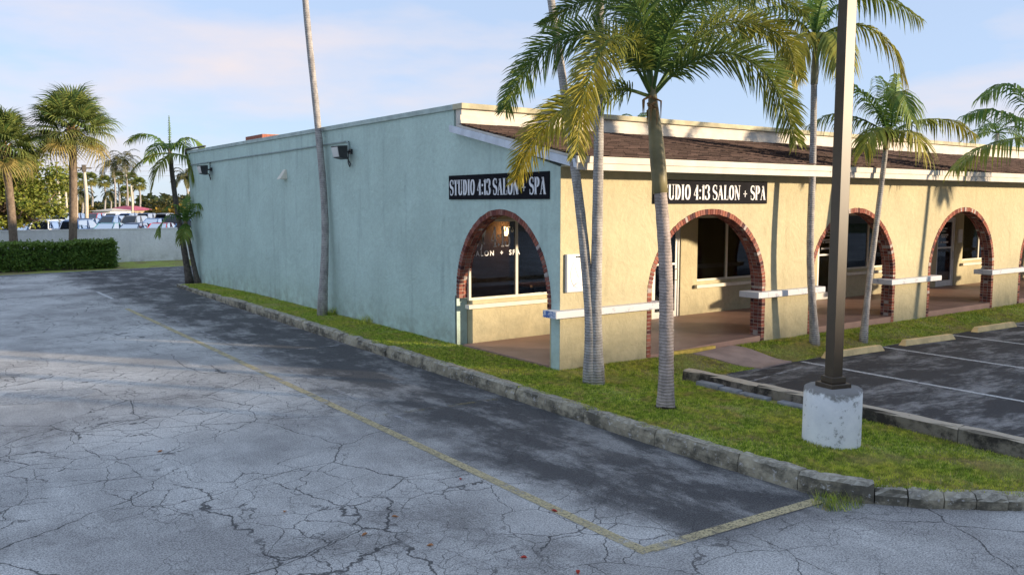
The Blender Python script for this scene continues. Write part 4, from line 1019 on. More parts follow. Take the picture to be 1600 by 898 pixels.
# 4 palm with golden fronds in front of the second pier
bp = G(1265, 533, -.10); bp = bp + Vector((-.24, -.30, 0)); bp.z = gz(bp.x, bp.y); D = depth(bp)
FR = [([(1273,60,0),(1262,25,0),(1225,10,-.2),(1180,20,-.3),(1135,60,-.4)], (.1,.4)),
      ([(1272,62,0),(1250,35,.1),(1215,32,.2),(1180,40,.2),(1150,62,.2)], (.5,.95)),
      ([(1273,60,0),(1300,15,.1),(1340,-5,.2),(1390,0,.3),(1436,28,.3)], (.15,.5)),
      ([(1274,62,0),(1310,42,-.1),(1355,42,-.2),(1395,75,-.3),(1412,120,-.3)], (.4,.9)),
      ([(1272,64,0),(1258,52,-.5),(1245,62,-.8),(1238,85,-.9),(1235,118,-.9)], (.6,1)),
      ([(1273,60,0),(1268,10,.3),(1250,-40,.6),(1220,-70,.9)], (0,.1)),
      ([(1273,60,0),(1285,0,-.3),(1310,-50,-.6),(1350,-75,-.8)], (0,.1)),
      ([(1274,63,0),(1296,50,-.7),(1308,62,-1.1),(1314,95,-1.3)], (.3,.7)),
      ([(1273,60,0),(1276,-10,0),(1280,-90,.1)], (0,.05))]
fs = [frond(pf(D - .5, p_), .58, .048, 54, 'flat', t_, 1.5, .026, .10) for p_, t_ in FR]
palm('palm_tree', 'slim palm with golden drooping fronds before the pier of the second brick arch', [bp, P(1266, 400, D - .3), P(1270, 250, D - .45), P(1272, 130, D - .5)], .085, .062, 'trunk_grey', 'palm_leaf', ([P(1272, 132, D - .5), P(1274, 95, D - .5), P(1274, 55, D - .5)], 'crownshaft_pale', .35), fs, 1.4)
# 5 short leaning palm
bp = G(1349, 530, -.10); D = depth(bp)
FR = [([(1390,210,0),(1375,180,0),(1352,150,-.1),(1330,130,-.1),(1312,120,-.2)], (.05,.2)),
      ([(1388,212,0),(1365,195,.1),(1335,183,.2),(1300,178,.2),(1265,195,.2)], (.1,.4)),
      ([(1392,208,0),(1395,175,-.2),(1400,145,-.4),(1412,150,-.8),(1424,185,-1.0)], (.05,.25)),
      ([(1393,212,0),(1415,195,.1),(1450,186,.1),(1490,190,.2),(1520,208,.2)], (.3,.8)),
      ([(1390,208,0),(1380,170,.4),(1382,140,.8),(1372,120,1.2)], (0,.1)),
      ([(1391,208,0),(1398,160,0),(1402,118,0)], (0,.1)),
      ([(1390,212,0),(1378,200,-.5),(1362,205,-.8),(1350,235,-.9)], (.2,.5)),
      ([(1392,212,0),(1412,204,-.5),(1432,212,-.8),(1446,240,-.9)], (.4,.8))]
fs = [frond(pf(D, p_), .55, .046, 42, 'flat', t_, 1.3, .022, .10) for p_, t_ in FR]
o = palm('palm_tree', 'short leaning palm with a ring of dry orange stalks under its crown', [bp, P(1358, 440, D), P(1372, 330, D), P(1384, 232, D)], .075, .052, 'trunk_grey', 'palm_leaf', ([P(1384, 234, D), P(1388, 215, D), P(1391, 200, D)], 'crownshaft_pale', .3), fs, 1.3)
b = MB(); b.t = .9
for k in range(46):
    a_ = rng.random() * 6.28; r_ = rng.uniform(.15, .55); p0 = P(1388, 216, D); p1 = p0 + Vector((math.cos(a_) * r_ * .6, math.sin(a_) * r_ * .6, .12)); p2 = p0 + Vector((math.cos(a_) * r_, math.sin(a_) * r_, -.05 - .25 * rng.random())); b.tube([p0, p1, p2], [.012, .01, .006], 4)
part('fruit_stalks', b, M['dry_fibre'], o)
# 6 palm whose crown reaches in from the right
bp = G(1652, 512, -.12); D = depth(bp)
FR = [([(1640,205,0),(1610,170,0),(1590,140,-.1),(1565,132,-.1),(1535,150,-.2)], (0,.15)),
      ([(1640,210,0),(1600,190,-.1),(1570,178,-.2),(1540,170,-.2),(1508,180,-.3)], (0,.1)),
      ([(1640,215,0),(1600,215,-.2),(1565,220,-.3),(1525,235,-.4),(1492,262,-.5)], (.2,.5)),
      ([(1645,205,0),(1660,150,0),(1690,110,0),(1740,110,0)], (0,.1)), ([(1645,205,0),(1640,130,0),(1630,70,.2),(1610,30,.4)], (0,.1)),
      ([(1645,210,0),(1700,190,0),(1750,210,0),(1790,260,0)], (0,.2)), ([(1645,210,0),(1670,170,.5),(1720,160,1),(1770,190,1.4)], (0,.2))]
fs = [frond(pf(D, p_), .66, .056, 44, 'flat', t_, 1.3, .026, .10) for p_, t_ in FR]
palm('palm_tree', 'palm at the third pier reaching dark green fronds over the shingle roof', [bp, P(1650, 400, D), P(1648, 300, D), P(1643, 240, D)], .085, .06, 'trunk_grey', 'palm_leaf', ([P(1643, 242, D), P(1642, 220, D), P(1642, 200, D)], 'crownshaft_pale', .3), fs, 1.4)
# 7, 8 two small palms at the far corner of the green wall
bp = G(296, 439, -.12); D = depth(bp)
FR = [([(265,238,0),(255,225,0),(238,212,0),(218,210,0),(200,220,0)], (.05,.3)), ([(265,240,0),(250,240,-.2),(232,245,-.3),(215,258,-.4),(200,275,-.5)], (.3,.8)),
      ([(266,238,0),(275,225,0),(290,216,0),(305,220,0),(318,235,0)], (.05,.3)), ([(266,240,0),(280,242,-.3),(295,250,-.4),(306,270,-.5),(314,296,-.5)], (.2,.6)),
      ([(265,240,0),(252,255,-.4),(243,272,-.5),(237,298,-.5)], (.4,.9)), ([(265,238,0),(272,225,.6),(285,225,1.2),(297,245,1.6)], (0,.2)), ([(265,238,0),(258,225,.6),(245,228,1.2),(232,250,1.6)], (0,.2))]
fs = [frond(pf(D, p_), .62, .06, 34, 'flat', t_, 1.0, .035, .10) for p_, t_ in FR] + [frond(pf(D, [(265,236,0),(265,210,0),(264,182,0)]), .10, .03, 20, 'flat', (.1, .2), .1, .03, .12)]
palm('palm_tree', 'leaning palm with arching fronds at the far corner of the green wall', [bp, P(286, 380, D), P(274, 310, D), P(267, 255, D)], .13, .085, 'trunk_dark', 'palm_leaf', ([P(267, 257, D), P(266, 246, D), P(265, 232, D)], 'crownshaft', .3), fs, 1.3)
bp = G(309, 441, -.10); D = depth(bp)
FR = [([(290,348,0),(280,338,0),(266,335,-.2),(252,350,-.3),(247,366,-.4)], (.0,.3)), ([(290,348,0),(302,335,-.1),(316,330,-.2),(327,342,-.3),(330,358,-.3)], (0,.3)),
      ([(290,348,0),(283,328,-.2),(272,320,-.4),(258,325,-.5)], (0,.2)), ([(290,348,0),(298,325,-.3),(308,318,-.5),(320,325,-.6)], (0,.2)), ([(290,348,0),(288,362,-.5),(284,378,-.6)], (.1,.3)), ([(290,348,0),(291,320,.1),(294,305,.2)], (0,.1))]
fs = [frond(pf(D, p_), .42, .055, 28, 'flat', t_, 1.1, .03, .08) for p_, t_ in FR]
palm('palm_tree', 'smallest palm leaning beside the far corner of the green wall', [bp, P(302, 410, D), P(296, 380, D), P(291, 352, D)], .10, .065, 'trunk_dark', 'palm_leaf', ([P(291, 354, D), P(290, 350, D), P(290, 342, D)], 'crownshaft', .3), fs, 1.3)
# palms behind the building, only their crowns clear the parapet
for (x, y, D, nf, L, lb) in ((1558, 208, 46, 11, 2.2, 'palm behind the shops with orange fruit stalks above the parapet'), (996, 192, 52, 9, 1.4, 'small palm whose leaf tips just clear the parapet behind the foxtail')):
    c = P(x, y, D); fs = []
    for k in range(nf):
        fs.append(frond(grav_frond(c, k * 2.399, 1.1 - 1.2 * k / nf, L, 1.5), .5, .06, 24, 'flat', (0, .3), .7, .03, .12))
    palm('palm_tree', lb, [Vector((c.x, c.y, -.3)), Vector((c.x + .1, c.y, c.z * .5)), c], .13, .08, 'trunk_grey', 'palm_leaf', None, fs)

# fan palms beside the white wall
def fan_leaf(r, nseg=34, pet=.9, sag=.35, old=0.0):
    b = MB(); b.t = old + .05; b.tube([(0, 0, 0), (pet * .6, 0, .02), (pet, 0, 0)], [.022, .016, .012], 4, False)
    for i in range(nseg):
        a_ = R(-128 + 256 * i / (nseg - 1)); l = r * (1 - .28 * abs(a_ / R(128)) ** 1.5) * rng.uniform(.9, 1.05); d_ = Vector((math.cos(a_), math.sin(a_), 0)); w_ = Vector((-d_.y, d_.x, rng.uniform(-.4, .4))) * .026 * r / .95
        fold = .10 * (abs(math.sin(a_))) ; c = Vector((pet, 0, 0))
        p1 = c + d_ * l * .45 + Vector((0, 0, fold * l)); p2 = c + d_ * l * .75 + Vector((0, 0, fold * l * .8 - sag * l * .18)); p3 = c + d_ * l * .97 + Vector((0, 0, -sag * l * rng.uniform(.5, 1.1)))
        b.t = min(1, old + rng.uniform(0, .25)) + 1e-4
        b.add([c - w_ * .2, c + w_ * .2, p1 + w_, p1 - w_, p2 + w_ * .7, p2 - w_ * .7, p3], [(0,1,2,3), (3,2,4,5), (5,4,6)])
    me = b.mesh('fan_leaf'); me.materials.append(M['sabal_leaf']); return me
FAN = [fan_leaf(1.0, sag=.25), fan_leaf(1.05, sag=.45), fan_leaf(.95, sag=.5, old=.12), fan_leaf(.95, 30, 1.0, .9, .75)]
def sabal(label, base, top, rb, rt, n=46, sc=1.0, seed=0):
    o = thing('fan_palm', base, label, 'palm tree', 'fan palms behind the hedge'); rr = random.Random(seed)
    mid = base.lerp(top, .5) + Vector((.05, 0, 0)); tp = even(catmull([base - Vector((0, 0, .2)), mid, top], 8), 20); b = MB(); b.tube(tp, [rb + (rt - rb) * i / 20 for i in range(21)], 12); part('trunk', b, M['trunk_sabal'], o, True)
    b = MB()
    for k in range(26):
        a_ = k * 2.399; z = .5 * k / 26; p0 = top + Vector((math.cos(a_) * rt, math.sin(a_) * rt, -.45 + z)); b.tube([p0, p0 + Vector((math.cos(a_) * .16, math.sin(a_) * .16, .22))], [.04, .015], 4)
    part('leaf_boots', b, M['dry_fibre'], o)
    for k in range(n):
        f = k / n; az = k * 2.399 + seed; el = 1.45 - 2.15 * f + rr.uniform(-.15, .15)
        me = FAN[3] if f > .90 else (FAN[2] if f > .7 else FAN[k % 2]); q = put('frond', me, None, o)
        q.location = top - base + Vector((0, 0, .05 - .25 * f)); q.rotation_euler = Euler((rr.uniform(-.5, .5), -el, az), 'XYZ'); q.scale = (sc * rr.uniform(.85, 1.1),) * 3
    return o
b1 = Vector((-2.35, 35.0, -.16)); t1 = P(113, 200, depth((-2.2, 35, 3))); sabal('fan palm with a straight brown trunk above the hedge end', b1, t1, .19, .175, 54, 1.22, 1)
b2 = Vector((-4.75, 35.1, -.16)); t2 = P(6, 228, depth((-4.9, 35, 3))); sabal('fan palm with curved trunk and drooping tan leaves beside the broadleaf tree', b2, t2, .19, .17, 54, 1.10, 4)

# ------------------------------------------------------------------ hedge, white wall, broadleaf trees
def leafcloud(b, c, rx, ry, rz, n, size, tint=0.0, shell=.35):
    for i in range(n):
        v = Vector((rng.gauss(0, 1), rng.gauss(0, 1), rng.gauss(0, 1))).normalized(); r_ = (shell + (1 - shell) * rng.random()) ; p = Vector((c[0] + v.x * rx * r_, c[1] + v.y * ry * r_, c[2] + v.z * rz * r_))
        leaf(b, p, size, tint)
def leaf(b, p, size, tint):
    d_ = Vector((rng.gauss(0, 1), rng.gauss(0, 1), rng.gauss(-.2, .7))).normalized(); s_ = d_.orthogonal().normalized(); q = rng.random() * 6.28; e_ = d_.cross(s_); s_ = s_ * math.cos(q) + e_ * math.sin(q)
    l = size * rng.uniform(.7, 1.3); b.t = max(0, min(1, tint + rng.uniform(-.2, .2))) + 1e-4
    b.add([p, p + d_ * l * .5 + s_ * l * .28, p + d_ * l, p + d_ * l * .5 - s_ * l * .28], [(0, 1, 2, 3)])
hx0, hx1, hy0, hy1, hz = -15.0, -.95, 32.0, 33.6, 1.06
o = thing('hedge', (-3, 32.8, -.2), 'clipped dense green hedge running along the white wall', 'hedge')
b = MB(); b.box(hx0, hx1 - .22, hy0 + .45, hy1 - .4, -.2, hz - .3); part('inner_branches', b, M['trunk_dark'], o)
b = MB()
for i in range(34000):
    f = rng.random(); x = hx1 - (hx1 - hx0) * rng.random() ** 1.8; y = rng.uniform(hy0, hy1); z = rng.uniform(-.12, hz)
    bulge = .10 * math.sin(x * 2.3) + .07 * math.sin(x * 5.1 + z * 4)
    if f < .58: y = hy0 + .16 - bulge + abs(rng.gauss(0, .12)) + .12 * (z < .1)
    elif f < .82: z = hz - abs(rng.gauss(0, .07)) + bulge * .45
    elif f < .94: x = hx1 - abs(rng.gauss(0, .12)) + bulge
    leaf(b, Vector((x, y, z)), .12, .35 * (z > hz - .15))
for i in range(160):      # stray shoots on the top
    x = hx1 - (hx1 - hx0) * rng.random() ** 2; y = rng.uniform(hy0 + .2, hy1 - .2)
    for k in range(5): leaf(b, Vector((x + rng.gauss(0, .03), y, hz + .03 * k)), .10, .4)
part('foliage', b, M['hedge_leaf'], o)
o = thing('boundary_wall', (0, 36, -.3), 'long plain white boundary wall in front of the parked cars', 'wall')
b = MB(); b.box(-70, 24, 36.0, 36.2, -.4, 1.50); part('wall', b, M['white_stucco'], o)
b = MB(); b.box(-70, 24, 35.97, 36.23, 1.50, 1.56); part('coping', b, M['white_stucco'], o)
tuf = MB()
def tree(name, label, base, h, rx, rz, mat, nclump, per, size, tint=.2, group='trees beyond the white wall', trunk_r=.2, lean=0):
    o = thing(name, base, label, 'tree', group); base = Vector(base); c = base + Vector((lean, 0, h - rz)); b = MB(); fol = MB()
    b.tube([base - Vector((0, 0, .2)), base + Vector((.1, 0, h * .3)), c], [trunk_r, trunk_r * .8, trunk_r * .4], 8)
    for k in range(nclump):
        v = Vector((rng.gauss(0, 1), rng.gauss(0, 1), rng.gauss(0, 1))).normalized() * rng.uniform(.35, 1.0); p = c + Vector((v.x * rx, v.y * rx, v.z * rz)); s_ = rng.uniform(.16, .34)
        if k % 3 == 0: b.tube([base + Vector((.05, 0, h * rng.uniform(.25, .5))), base.lerp(p, .6) + Vector((0, 0, .2)), p], [trunk_r * .4, trunk_r * .25, trunk_r * .06], 5)
        leafcloud(fol, p, rx * s_, rx * s_, rz * s_ * .8, per, size, tint + .25 * rng.random(), .1)
    part('trunk', b, M['bark'], o, True); part('crown', fol, M[mat], o); return o
pt = P(15, 345, 62); tree('broadleaf_tree', 'large sunlit yellow-green broadleaf tree behind the white wall', (pt.x, pt.y, -.3), 7.3, 4.1, 3.3, 'tree_leaf', 130, 130, .26, .15, trunk_r=.28)
pt = P(-60, 345, 60); tree('broadleaf_tree', 'broadleaf tree at the end of the white wall behind the curved fan palm', (pt.x, pt.y, -.3), 7.0, 3.6, 3.1, 'tree_leaf', 70, 110, .26, .3, trunk_r=.28)
# far trees
far = [(115, 190, 312, 5, .05), (150, 210, 316, 6, .05), (235, 230, 312, 7, .1), (262, 215, 306, 8, .0), (300, 200, 300, 10, .0), (335, 220, 303, 9, 0), (60, 230, 318, 8, 0), (90, 210, 316, 7, .1), (20, 210, 312, 8, 0), (200, 260, 318, 7, 0), (275, 160, 322, 4.2, .8), (248, 165, 328, 3.0, .5), (122, 165, 320, 3.6, .5), (180, 230, 320, 6, 0)]
words = ['round', 'wide', 'low', 'broad', 'tall dark', 'spreading', 'dense', 'bushy', 'leafy', 'pale', 'orange-tinged', 'small golden', 'rusty', 'distant']
lbs = ['low tree just right of the straight fan palm trunk', 'low tree beyond the car lot left of the coconut palms', 'dark tree right of the pink-roofed building', 'broad dark tree behind the golden bush', 'tall dark tree mass beside the far corner of the green wall', 'dark tree hidden mostly by the green wall', 'tree behind the pale concrete poles', 'tree left of the straight fan palm trunk', 'tree seen beneath the broadleaf crown', 'far tree above the pink roof', 'orange-tinged bush right of the pink-roofed building', 'small golden bush beside the orange-tinged bush', 'rusty bush behind the concrete poles', 'far tree behind the coconut palm trunks']
for i, (x, D, yt, rx, tn) in enumerate(far):
    b0 = P(x, 330, D); h = P(x, yt, D).z + .3; tree('far_tree', lbs[i], (b0.x, b0.y, -.3), h, rx, h * .42, 'far_leaf', 26, 60, .75, tn, trunk_r=.25)
# a distant belt of trees closing the horizon: one mass
b = MB()
for i in range(5200):
    a_ = R(-12 + 100 * rng.random()); D = rng.uniform(330, 420); h = 6 + 3 * math.sin(a_ * 23) + 2 * math.sin(a_ * 61); p = Vector((CAM.x + math.sin(a_) * D, CAM.y + math.cos(a_) * D, rng.uniform(-.3, max(3, h)))); leaf(b, p, 4.5, .05)
o = part('tree_belt', b, M['far_leaf']); o['kind'] = 'stuff'; o['label'] = 'distant belt of dark trees along the horizon'

# far palms: coconut crowns and fan-headed palms with pale trunks
def far_palm(kind, x, ytop, D, yb=338, lean=0, label='', sc=1.0, trunk='trunk_grey', tr=.17, tint=(0, .3)):
    b0 = P(x + lean, yb, D); b0.z = -.3; c = P(x, ytop, D); o = thing(kind, b0, label, 'palm tree', 'palms beyond the car lot')
    t = MB(); t.tube(even(catmull([b0, b0.lerp(c, .55) + Vector((.25, 0, 0)), c], 6), 10), [tr * (1.2 - .4 * i / 10) for i in range(11)], 8); part('trunk', t, M[trunk], o, True)
    cr_ = MB()
    if kind == 'coconut_palm':
        for k in range(17):
            f = frond(grav_frond(c, k * 2.399, 1.2 - 1.7 * k / 17, 3.3 * sc, 1.4), .85 * sc, .13, 16, 'flat', tint, .9, .05, .12); o_ = len(cr_.v); cr_.v += f.v; cr_.a += f.a; cr_.f += [tuple(i + o_ for i in q) for q in f.f]
    else:
        for k in range(26):
            a_ = k * 2.399; el = 1.4 - 2.3 * k / 26; d_ = Vector((math.cos(a_) * math.cos(el), math.sin(a_) * math.cos(el), math.sin(el))); s_ = d_.cross(Vector((0, 0, 1)))
            s_ = s_.normalized() if s_.length > .1 else Vector((1, 0, 0)); u_ = s_.cross(d_); ctr = c + d_ * .7 * sc
            for i in range(13):
                q = R(-110 + 220 * i / 12); e_ = d_ * math.cos(q) + s_ * math.sin(q); w_ = (s_ * math.cos(q) - d_ * math.sin(q)) * .10 * sc; l = sc * rng.uniform(.75, 1.0); cr_.t = min(1, .15 + .9 * max(0, k / 26 - .45)) ; cr_.add([ctr, ctr + e_ * l * .6 + w_, ctr + e_ * l - Vector((0, 0, .3 * l)), ctr + e_ * l * .6 - w_], [(0, 1, 2, 3)])
    part('crown', cr_, M['far_leaf' if kind == 'coconut_palm' else 'sabal_leaf'], o); return o
far_palm('coconut_palm', 176, 256, 170, 340, 4, 'coconut palm left of its twin beyond the car lot', 1.15)
far_palm('coconut_palm', 194, 250, 170, 340, 6, 'taller coconut palm of the pair beyond the car lot', 1.2)
far_palm('coconut_palm', 172, 302, 190, 340, 0, 'short dark coconut palm below the coconut pair', .7)
far_palm('coconut_palm', 126, 300, 150, 340, 2, 'short coconut palm right of the straight fan palm trunk', .8)
far_palm('coconut_palm', 290, 275, 130, 340, 2, 'palm peeking out behind the far corner of the green wall', .8)
for (x, yt, D, ln, lb) in ((163, 284, 200, 0, 'slender fan-headed palm left of the coconut pair'), (217, 288, 190, 1, 'slender fan-headed palm right of the coconut pair'), (184, 278, 190, 2, 'fan-headed palm with tan skirt under the coconut pair'), (205, 280, 200, 3, 'fan-headed palm with pale trunk behind the taller coconut palm'), (141, 281, 180, 3, 'fan-headed palm right of the utility pole'),
        (124, 282, 170, 2, 'fan-headed palm behind the utility pole'), (86, 283, 160, 2, 'fan-headed palm at the edge of the broadleaf crown'), (101, 284, 175, 1, 'fan-headed palm just left of the straight fan palm trunk'), (196, 300, 210, 0, 'short fan-headed palm among the coconut trunks')):
    far_palm('fan_palm', x, yt, D, 340, ln, lb, 1.35, 'trunk_grey', .2)
# pale concrete poles
for (x, yt, D, rad, lb, arm) in ((80, 298, 112, .20, 'pale concrete pole under the broadleaf crown', 0), (93, 272, 115, .18, 'pale concrete pole left of the straight fan palm trunk', 0), (119, 268, 112, .18, 'pale concrete lamp pole with a short lamp arm', 1), (135, 258, 110, .20, 'tallest pale concrete utility pole with dark top', 2), (207, 290, 150, .16, 'thin pale pole beside the pink-roofed building', 0), (104, 290, 130, .15, 'thin pale pole behind the straight fan palm', 0)):
    b0 = P(x, 345, D); b0.z = -.3; c = P(x, yt, D); o = thing('concrete_pole', b0, lb, 'pole', 'pale poles by the car lot')
    b = MB(); b.tube([b0, b0.lerp(c, .5), Vector((b0.x, b0.y, c.z))], [rad * 1.25, rad * 1.1, rad * .85], 8); part('shaft', b, M['concrete_pole'], o, True)
    if arm == 1:
        b = MB(); t_ = Vector((b0.x, b0.y, c.z)); b.tube([t_ - Vector((0, 0, .2)), t_ + Vector((.9, -.6, .25))], .05, 6); b.box(t_.x + .7, t_.x + 1.4, t_.y - .8, t_.y - .5, t_.z + .2, t_.z + .34); part('lamp_arm', b, M['metal_dark'], o)
    if arm == 2:
        b = MB(); t_ = Vector((b0.x, b0.y, c.z)); b.box(t_.x - .22, t_.x + .22, t_.y - .22, t_.y + .22, t_.z - .9, t_.z); b.box(t_.x - .9, t_.x + .9, t_.y - .06, t_.y + .06, t_.z - .5, t_.z - .35); part('crossarm', b, M['trunk_dark'], o)
# overhead wires
b = MB()
pa = P(135, 262, 110)
for k in range(3):
    pl_ = P(-80, 250 + 9 * k, 110); pr_ = P(340, 255 + 10 * k, 125); b.tube(even(catmull([pl_, pa - Vector((0, 0, .5 * k)), pr_], 8), 12), .018, 4)
solo('overhead_wires', b, M['metal_dark'], (pa.x, pa.y, pa.z), 'thin overhead wires strung from the tallest utility pole', 'wires')

# pink-roofed building and white store far behind the cars
def hut(x0, x1, ytop, yeave, D, roofm, wallm, label):
    a_ = P(x0, 337, D); c_ = P(x1, 337, D); zt = P(x0, ytop, D).z; ze = P(x0, yeave, D).z; o = thing('far_building', (a_.x, a_.y, -.3), label, 'building')
    ux = (c_ - a_); ux.z = 0; L = ux.length; ux.normalize(); uy = Vector((-ux.y, ux.x, 0)); mp_ = lambda u, v, z: a_ + ux * u + uy * v + Vector((0, 0, z - a_.z))
    b = MB(); b.hexa([mp_(0,0,-.3), mp_(L,0,-.3), mp_(L,9,-.3), mp_(0,9,-.3)], [mp_(0,0,ze), mp_(L,0,ze), mp_(L,9,ze), mp_(0,9,ze)]); part('wall', b, M[wallm], o)
    b = MB(); b.hexa([mp_(-.6,-.6,ze+.01), mp_(L+.6,-.6,ze+.01), mp_(L+.6,9.6,ze+.01), mp_(-.6,9.6,ze+.01)], [mp_(1.5,4,zt), mp_(L-1.5,4,zt), mp_(L-1.5,5,zt), mp_(1.5,5,zt)]); part('roof', b, M[roofm], o)
    n_ = max(2, int(L / 3.5))
    for k in range(n_):
        u = (k + .5) * L / n_; b = MB(); b.hexa([mp_(u-.7,-.04,.7), mp_(u+.7,-.04,.7), mp_(u+.7,.02,.7), mp_(u-.7,.02,.7)], [mp_(u-.7,-.04,ze-.5), mp_(u+.7,-.04,ze-.5), mp_(u+.7,.02,ze-.5), mp_(u-.7,.02,ze-.5)]); f_ = part('window', b, M['metal_dark'], o)
        b = MB(); b.hexa([mp_(u-.8,-.06,.6), mp_(u+.8,-.06,.6), mp_(u+.8,.0,.6), mp_(u-.8,.0,.6)], [mp_(u-.8,-.06,.69), mp_(u+.8,-.06,.69), mp_(u+.8,.0,.69), mp_(u-.8,.0,.69)]); part('sill', b, M['frame_white'], f_)
hut(166, 208, 322, 329, 165, 'pink_roof', 'building_tan', 'low building with a pink roof beyond the car lot')
hut(145, 172, 326, 330, 155, 'fascia_white', 'white_stucco', 'low white building left of the pink-roofed one')
hut(68, 112, 322, 328, 168, 'conduit_grey', 'green_stucco', 'low grey-roofed building behind the concrete poles')

# ------------------------------------------------------------------ parked cars
def paint(name, c): a = Mat(name, .4, .3); a.col(c); a.p.inputs['Coat Weight'].default_value = .15; M[name] = a.m
for n_, c_ in (('car_white', (.72, .73, .75)), ('car_silver', (.42, .44, .47)), ('car_blue', (.04, .10, .26)), ('car_navy', (.02, .04, .10)), ('car_black', (.015, .016, .02)), ('car_red', (.36, .02, .035)), ('car_grey', (.12, .13, .15)), ('car_teal', (.05, .18, .22))): paint(n_, c_)
def loft(b, st):    # stations of rings
    n_ = len(st[0]); vs = [p for r_ in st for p in r_]; b.add(vs, [(i * n_ + k, i * n_ + (k + 1) % n_, (i + 1) * n_ + (k + 1) % n_, (i + 1) * n_ + k) for i in range(len(st) - 1) for k in range(n_)] + [tuple(range(n_ - 1, -1, -1)), tuple(range((len(st) - 1) * n_, len(st) * n_))])
def car_meshes(kind):
    suv = kind == 'suv'; H = 1.72 if suv else 1.45; belt = 1.02 if suv else .90; L = 2.35; out = {}
    def ring(x, hw, z0, z1): return [(x, -hw * .92, z0), (x, -hw, z0 + .25), (x, -hw * .98, z1 - .10), (x, -hw * .86, z1), (x, hw * .86, z1), (x, hw * .98, z1 - .10), (x, hw, z0 + .25), (x, hw * .92, z0)]
    hood = belt - (.06 if suv else .12); tail = belt if suv else belt - .02
    b = MB(); loft(b, [ring(-L, .74, .36, tail - .22), ring(-L + .12, .84, .28, tail - .03), ring(-1.5, .90, .24, tail), ring(-.6, .91, .22, belt), ring(.6, .91, .22, belt), ring(1.0, .90, .22, belt - .02), ring(1.7, .88, .24, hood - .03), ring(L - .15, .80, .28, hood - .12), ring(L, .70, .36, hood - .28)]); out['body'] = (b, None)
    cab = [(-2.25, belt - .02), (-2.0, H - .12), (-1.6, H - .02), (.0, H), (.55, H - .06), (1.25, belt)] if suv else [(-1.85, belt - .03), (-1.15, H - .10), (-.7, H - .02), (.1, H), (.5, H - .05), (1.3, belt - .02)]
    g = MB(); loft(g, [[(x, -.82 + .10 * (z > belt), belt - .12), (x, -.80 + .16 * (z - belt) / (H - belt), max(belt, z)), (x, .80 - .16 * (z - belt) / (H - belt), max(belt, z)), (x, .82 - .10 * (z > belt), belt - .12)] for x, z in cab]); out['windows'] = (g, 'car_glass')
    r_ = MB(); q = [c for c in cab if c[1] > H - .13]; loft(r_, [[(x, -.66, z - .05), (x, -.60, z + .025), (x, .60, z + .025), (x, .66, z - .05)] for x, z in q])
    pil = [(cab[0], cab[1]), (cab[-1], cab[-2]), ((-.45, belt), (-.40, H - .02))]
    for s_ in (-1, 1):
        for (xa, za), (xb, zb) in pil: r_.tube([(xa, s_ * .79, max(za, belt - .02)), (xb, s_ * .66, zb)], .045, 5)
    out['roof'] = (r_, None); wl = []
    for x in (-1.42, 1.42):
        for s_ in (-1, 1):
            t = MB(); t.tube([(x, s_ * .70, .33), (x, s_ * .92, .33)], .33, 16); k = MB(); k.tube([(x, s_ * .90, .33), (x, s_ * .932, .33)], .21, 12); wl.append((t, k))
    hl = []
    for s_ in (-1, 1):
        t = MB(); t.box(L - .16, L + .0, s_ * .66 - .14, s_ * .66 + .14, hood - .33, hood - .17); hl.append(t)
    tl = []
    for s_ in (-1, 1):
        t = MB(); t.box(-L - .01, -L + .16, s_ * .68 - .12, s_ * .68 + .12, tail - .32, tail - .12); tl.append(t)
    me = {k: v[0].mesh('car_' + k, smooth=False) for k, v in out.items()}; me['windows'].materials.append(M['car_glass'])
    W_ = [(t.mesh('tyre'), k.mesh('rim')) for t, k in wl]
    for t, k in W_: t.materials.append(M['tyre']); k.materials.append(M['rim'])
    H_ = [t.mesh('headlight') for t in hl]; T_ = [t.mesh('tail_light') for t in tl]
    for t in H_: t.materials.append(M['lamp_lens'])
    for t in T_: t.materials.append(M['plastic_red'])
    return me, W_, H_, T_
CM = {k: car_meshes(k) for k in ('suv', 'sedan')}; painted = {}
def car(kind, colour, loc, rz, label):
    o = thing('parked_car', loc, label, 'car', 'cars parked behind the white wall'); o.rotation_euler = (0, 0, rz); me, W_, H_, T_ = CM[kind]
    if (kind, colour) not in painted:
        painted[kind, colour] = {k: me[k].copy() for k in ('body', 'roof')}
        for k in painted[kind, colour].values(): k.materials.clear(); k.materials.append(M[colour])
    put('body', painted[kind, colour]['body'], None, o); put('roof', painted[kind, colour]['roof'], None, o); put('windows', me['windows'], None, o)
    for t, k in W_: q = put('wheel', t, None, o); put('rim', k, None, q)
    for t in H_: put('headlight', t, None, o)
    for t in T_: put('tail_light', t, None, o)
rows = [(72, 42, [('sedan','car_navy'), ('suv','car_navy'), ('sedan','car_blue'), ('suv','car_white'), ('suv','car_blue'), ('sedan','car_teal'), ('sedan','car_navy'), ('sedan','car_red'), ('suv','car_blue'), ('sedan','car_white'), ('suv','car_black')], -40),
        (92, 34, [('suv','car_teal'), ('suv','car_navy'), ('sedan','car_white'), ('suv','car_blue'), ('suv','car_navy'), ('sedan','car_navy'), ('suv','car_blue'), ('suv','car_grey'), ('sedan','car_blue'), ('suv','car_navy'), ('suv','car_white'), ('sedan','car_teal')], -30),
        (114, 28, [('suv','car_white'), ('suv','car_blue'), ('suv','car_silver'), ('suv','car_white'), ('suv','car_navy'), ('suv','car_red'), ('suv','car_white'), ('suv','car_blue'), ('suv','car_navy'), ('suv','car_grey'), ('suv','car_blue'), ('suv','car_white')], 10)]
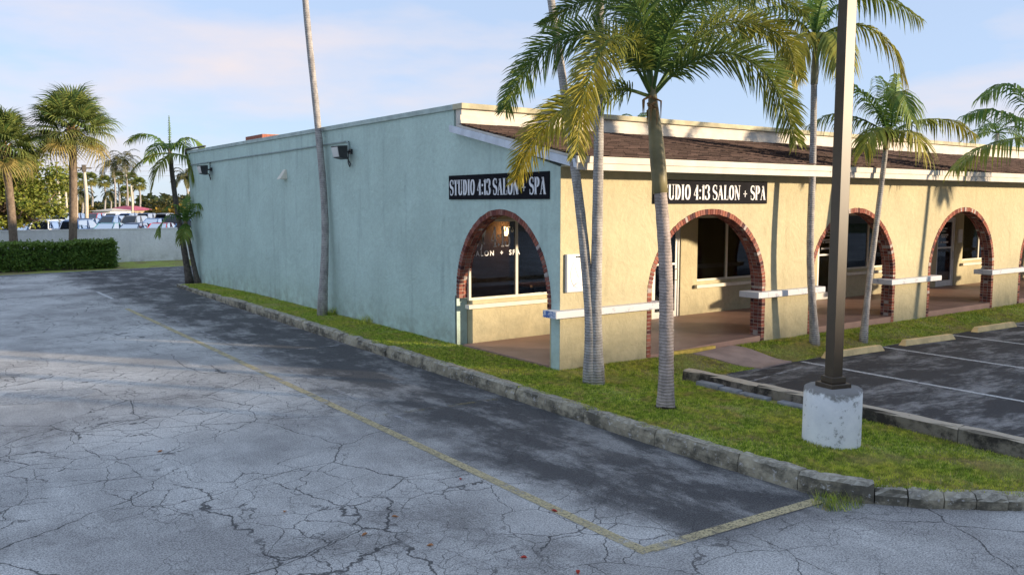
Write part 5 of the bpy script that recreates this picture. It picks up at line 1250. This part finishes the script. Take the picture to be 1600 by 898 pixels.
where = {72: 'in front row by white wall', 92: 'in middle row of car lot', 114: 'in back row of car lot'}
seen = {}
nick = {'car_white': 'white', 'car_silver': 'silver', 'car_blue': 'blue', 'car_navy': 'navy', 'car_black': 'black', 'car_red': 'red', 'car_grey': 'grey', 'car_teal': 'teal'}
for D, step, lst, x0 in rows:
    for i, (kind, colr) in enumerate(lst):
        p = P(x0 + i * step, 340, D); nb = [nick[lst[k][1]] + ' ' + lst[k][0] for k in (i - 1, i + 1) if 0 <= k < len(lst)]
        car(kind, colr, (p.x + rng.uniform(-.1, .1), p.y + rng.uniform(-.3, .3), -.27), R(54.3 + rng.uniform(-4, 4)) + (math.pi if rng.random() < .6 else 0),
            '%s %s %s %s' % (nick[colr], kind, ('parked between %s and %s' % tuple(nb)) if len(nb) == 2 else 'parked at the %s end' % ('broadleaf tree' if i == 0 else 'green wall'), where[D]))

# ------------------------------------------------------------------ unseen block added across the road, sunward, to shade the ground
o = thing('shade_block', (50, -57, -.3), 'unseen flat-roofed block added across the road to shade the ground', 'building')
q = lambda u, v, z: Vector((50 + u, -57 - v, z))
HB = 12.5
b = MB(); b.hexa([q(-62,0,-.3), q(62,0,-.3), q(62,12,-.3), q(-62,12,-.3)], [q(-62,0,HB), q(62,0,HB), q(62,12,HB), q(-62,12,HB)]); part('wall', b, M['building_tan'], o)
b = MB(); b.hexa([q(-62.3,-.3,HB), q(62.3,-.3,HB), q(62.3,12.3,HB), q(-62.3,12.3,HB)], [q(-62.3,-.3,HB+.3), q(62.3,-.3,HB+.3), q(62.3,12.3,HB+.3), q(-62.3,12.3,HB+.3)]); part('roof', b, M['roof_membrane'], o)
for fl in range(3):
    for k in range(27):
        u = -58 + k * 4.5; z = 1.0 + fl * 3.7; b = MB(); b.hexa([q(u-.8,-.05,z), q(u+.8,-.05,z), q(u+.8,.05,z), q(u-.8,.05,z)], [q(u-.8,-.05,z+1.5), q(u+.8,-.05,z+1.5), q(u+.8,.05,z+1.5), q(u-.8,.05,z+1.5)]); part('window', b, M['metal_dark'], o)
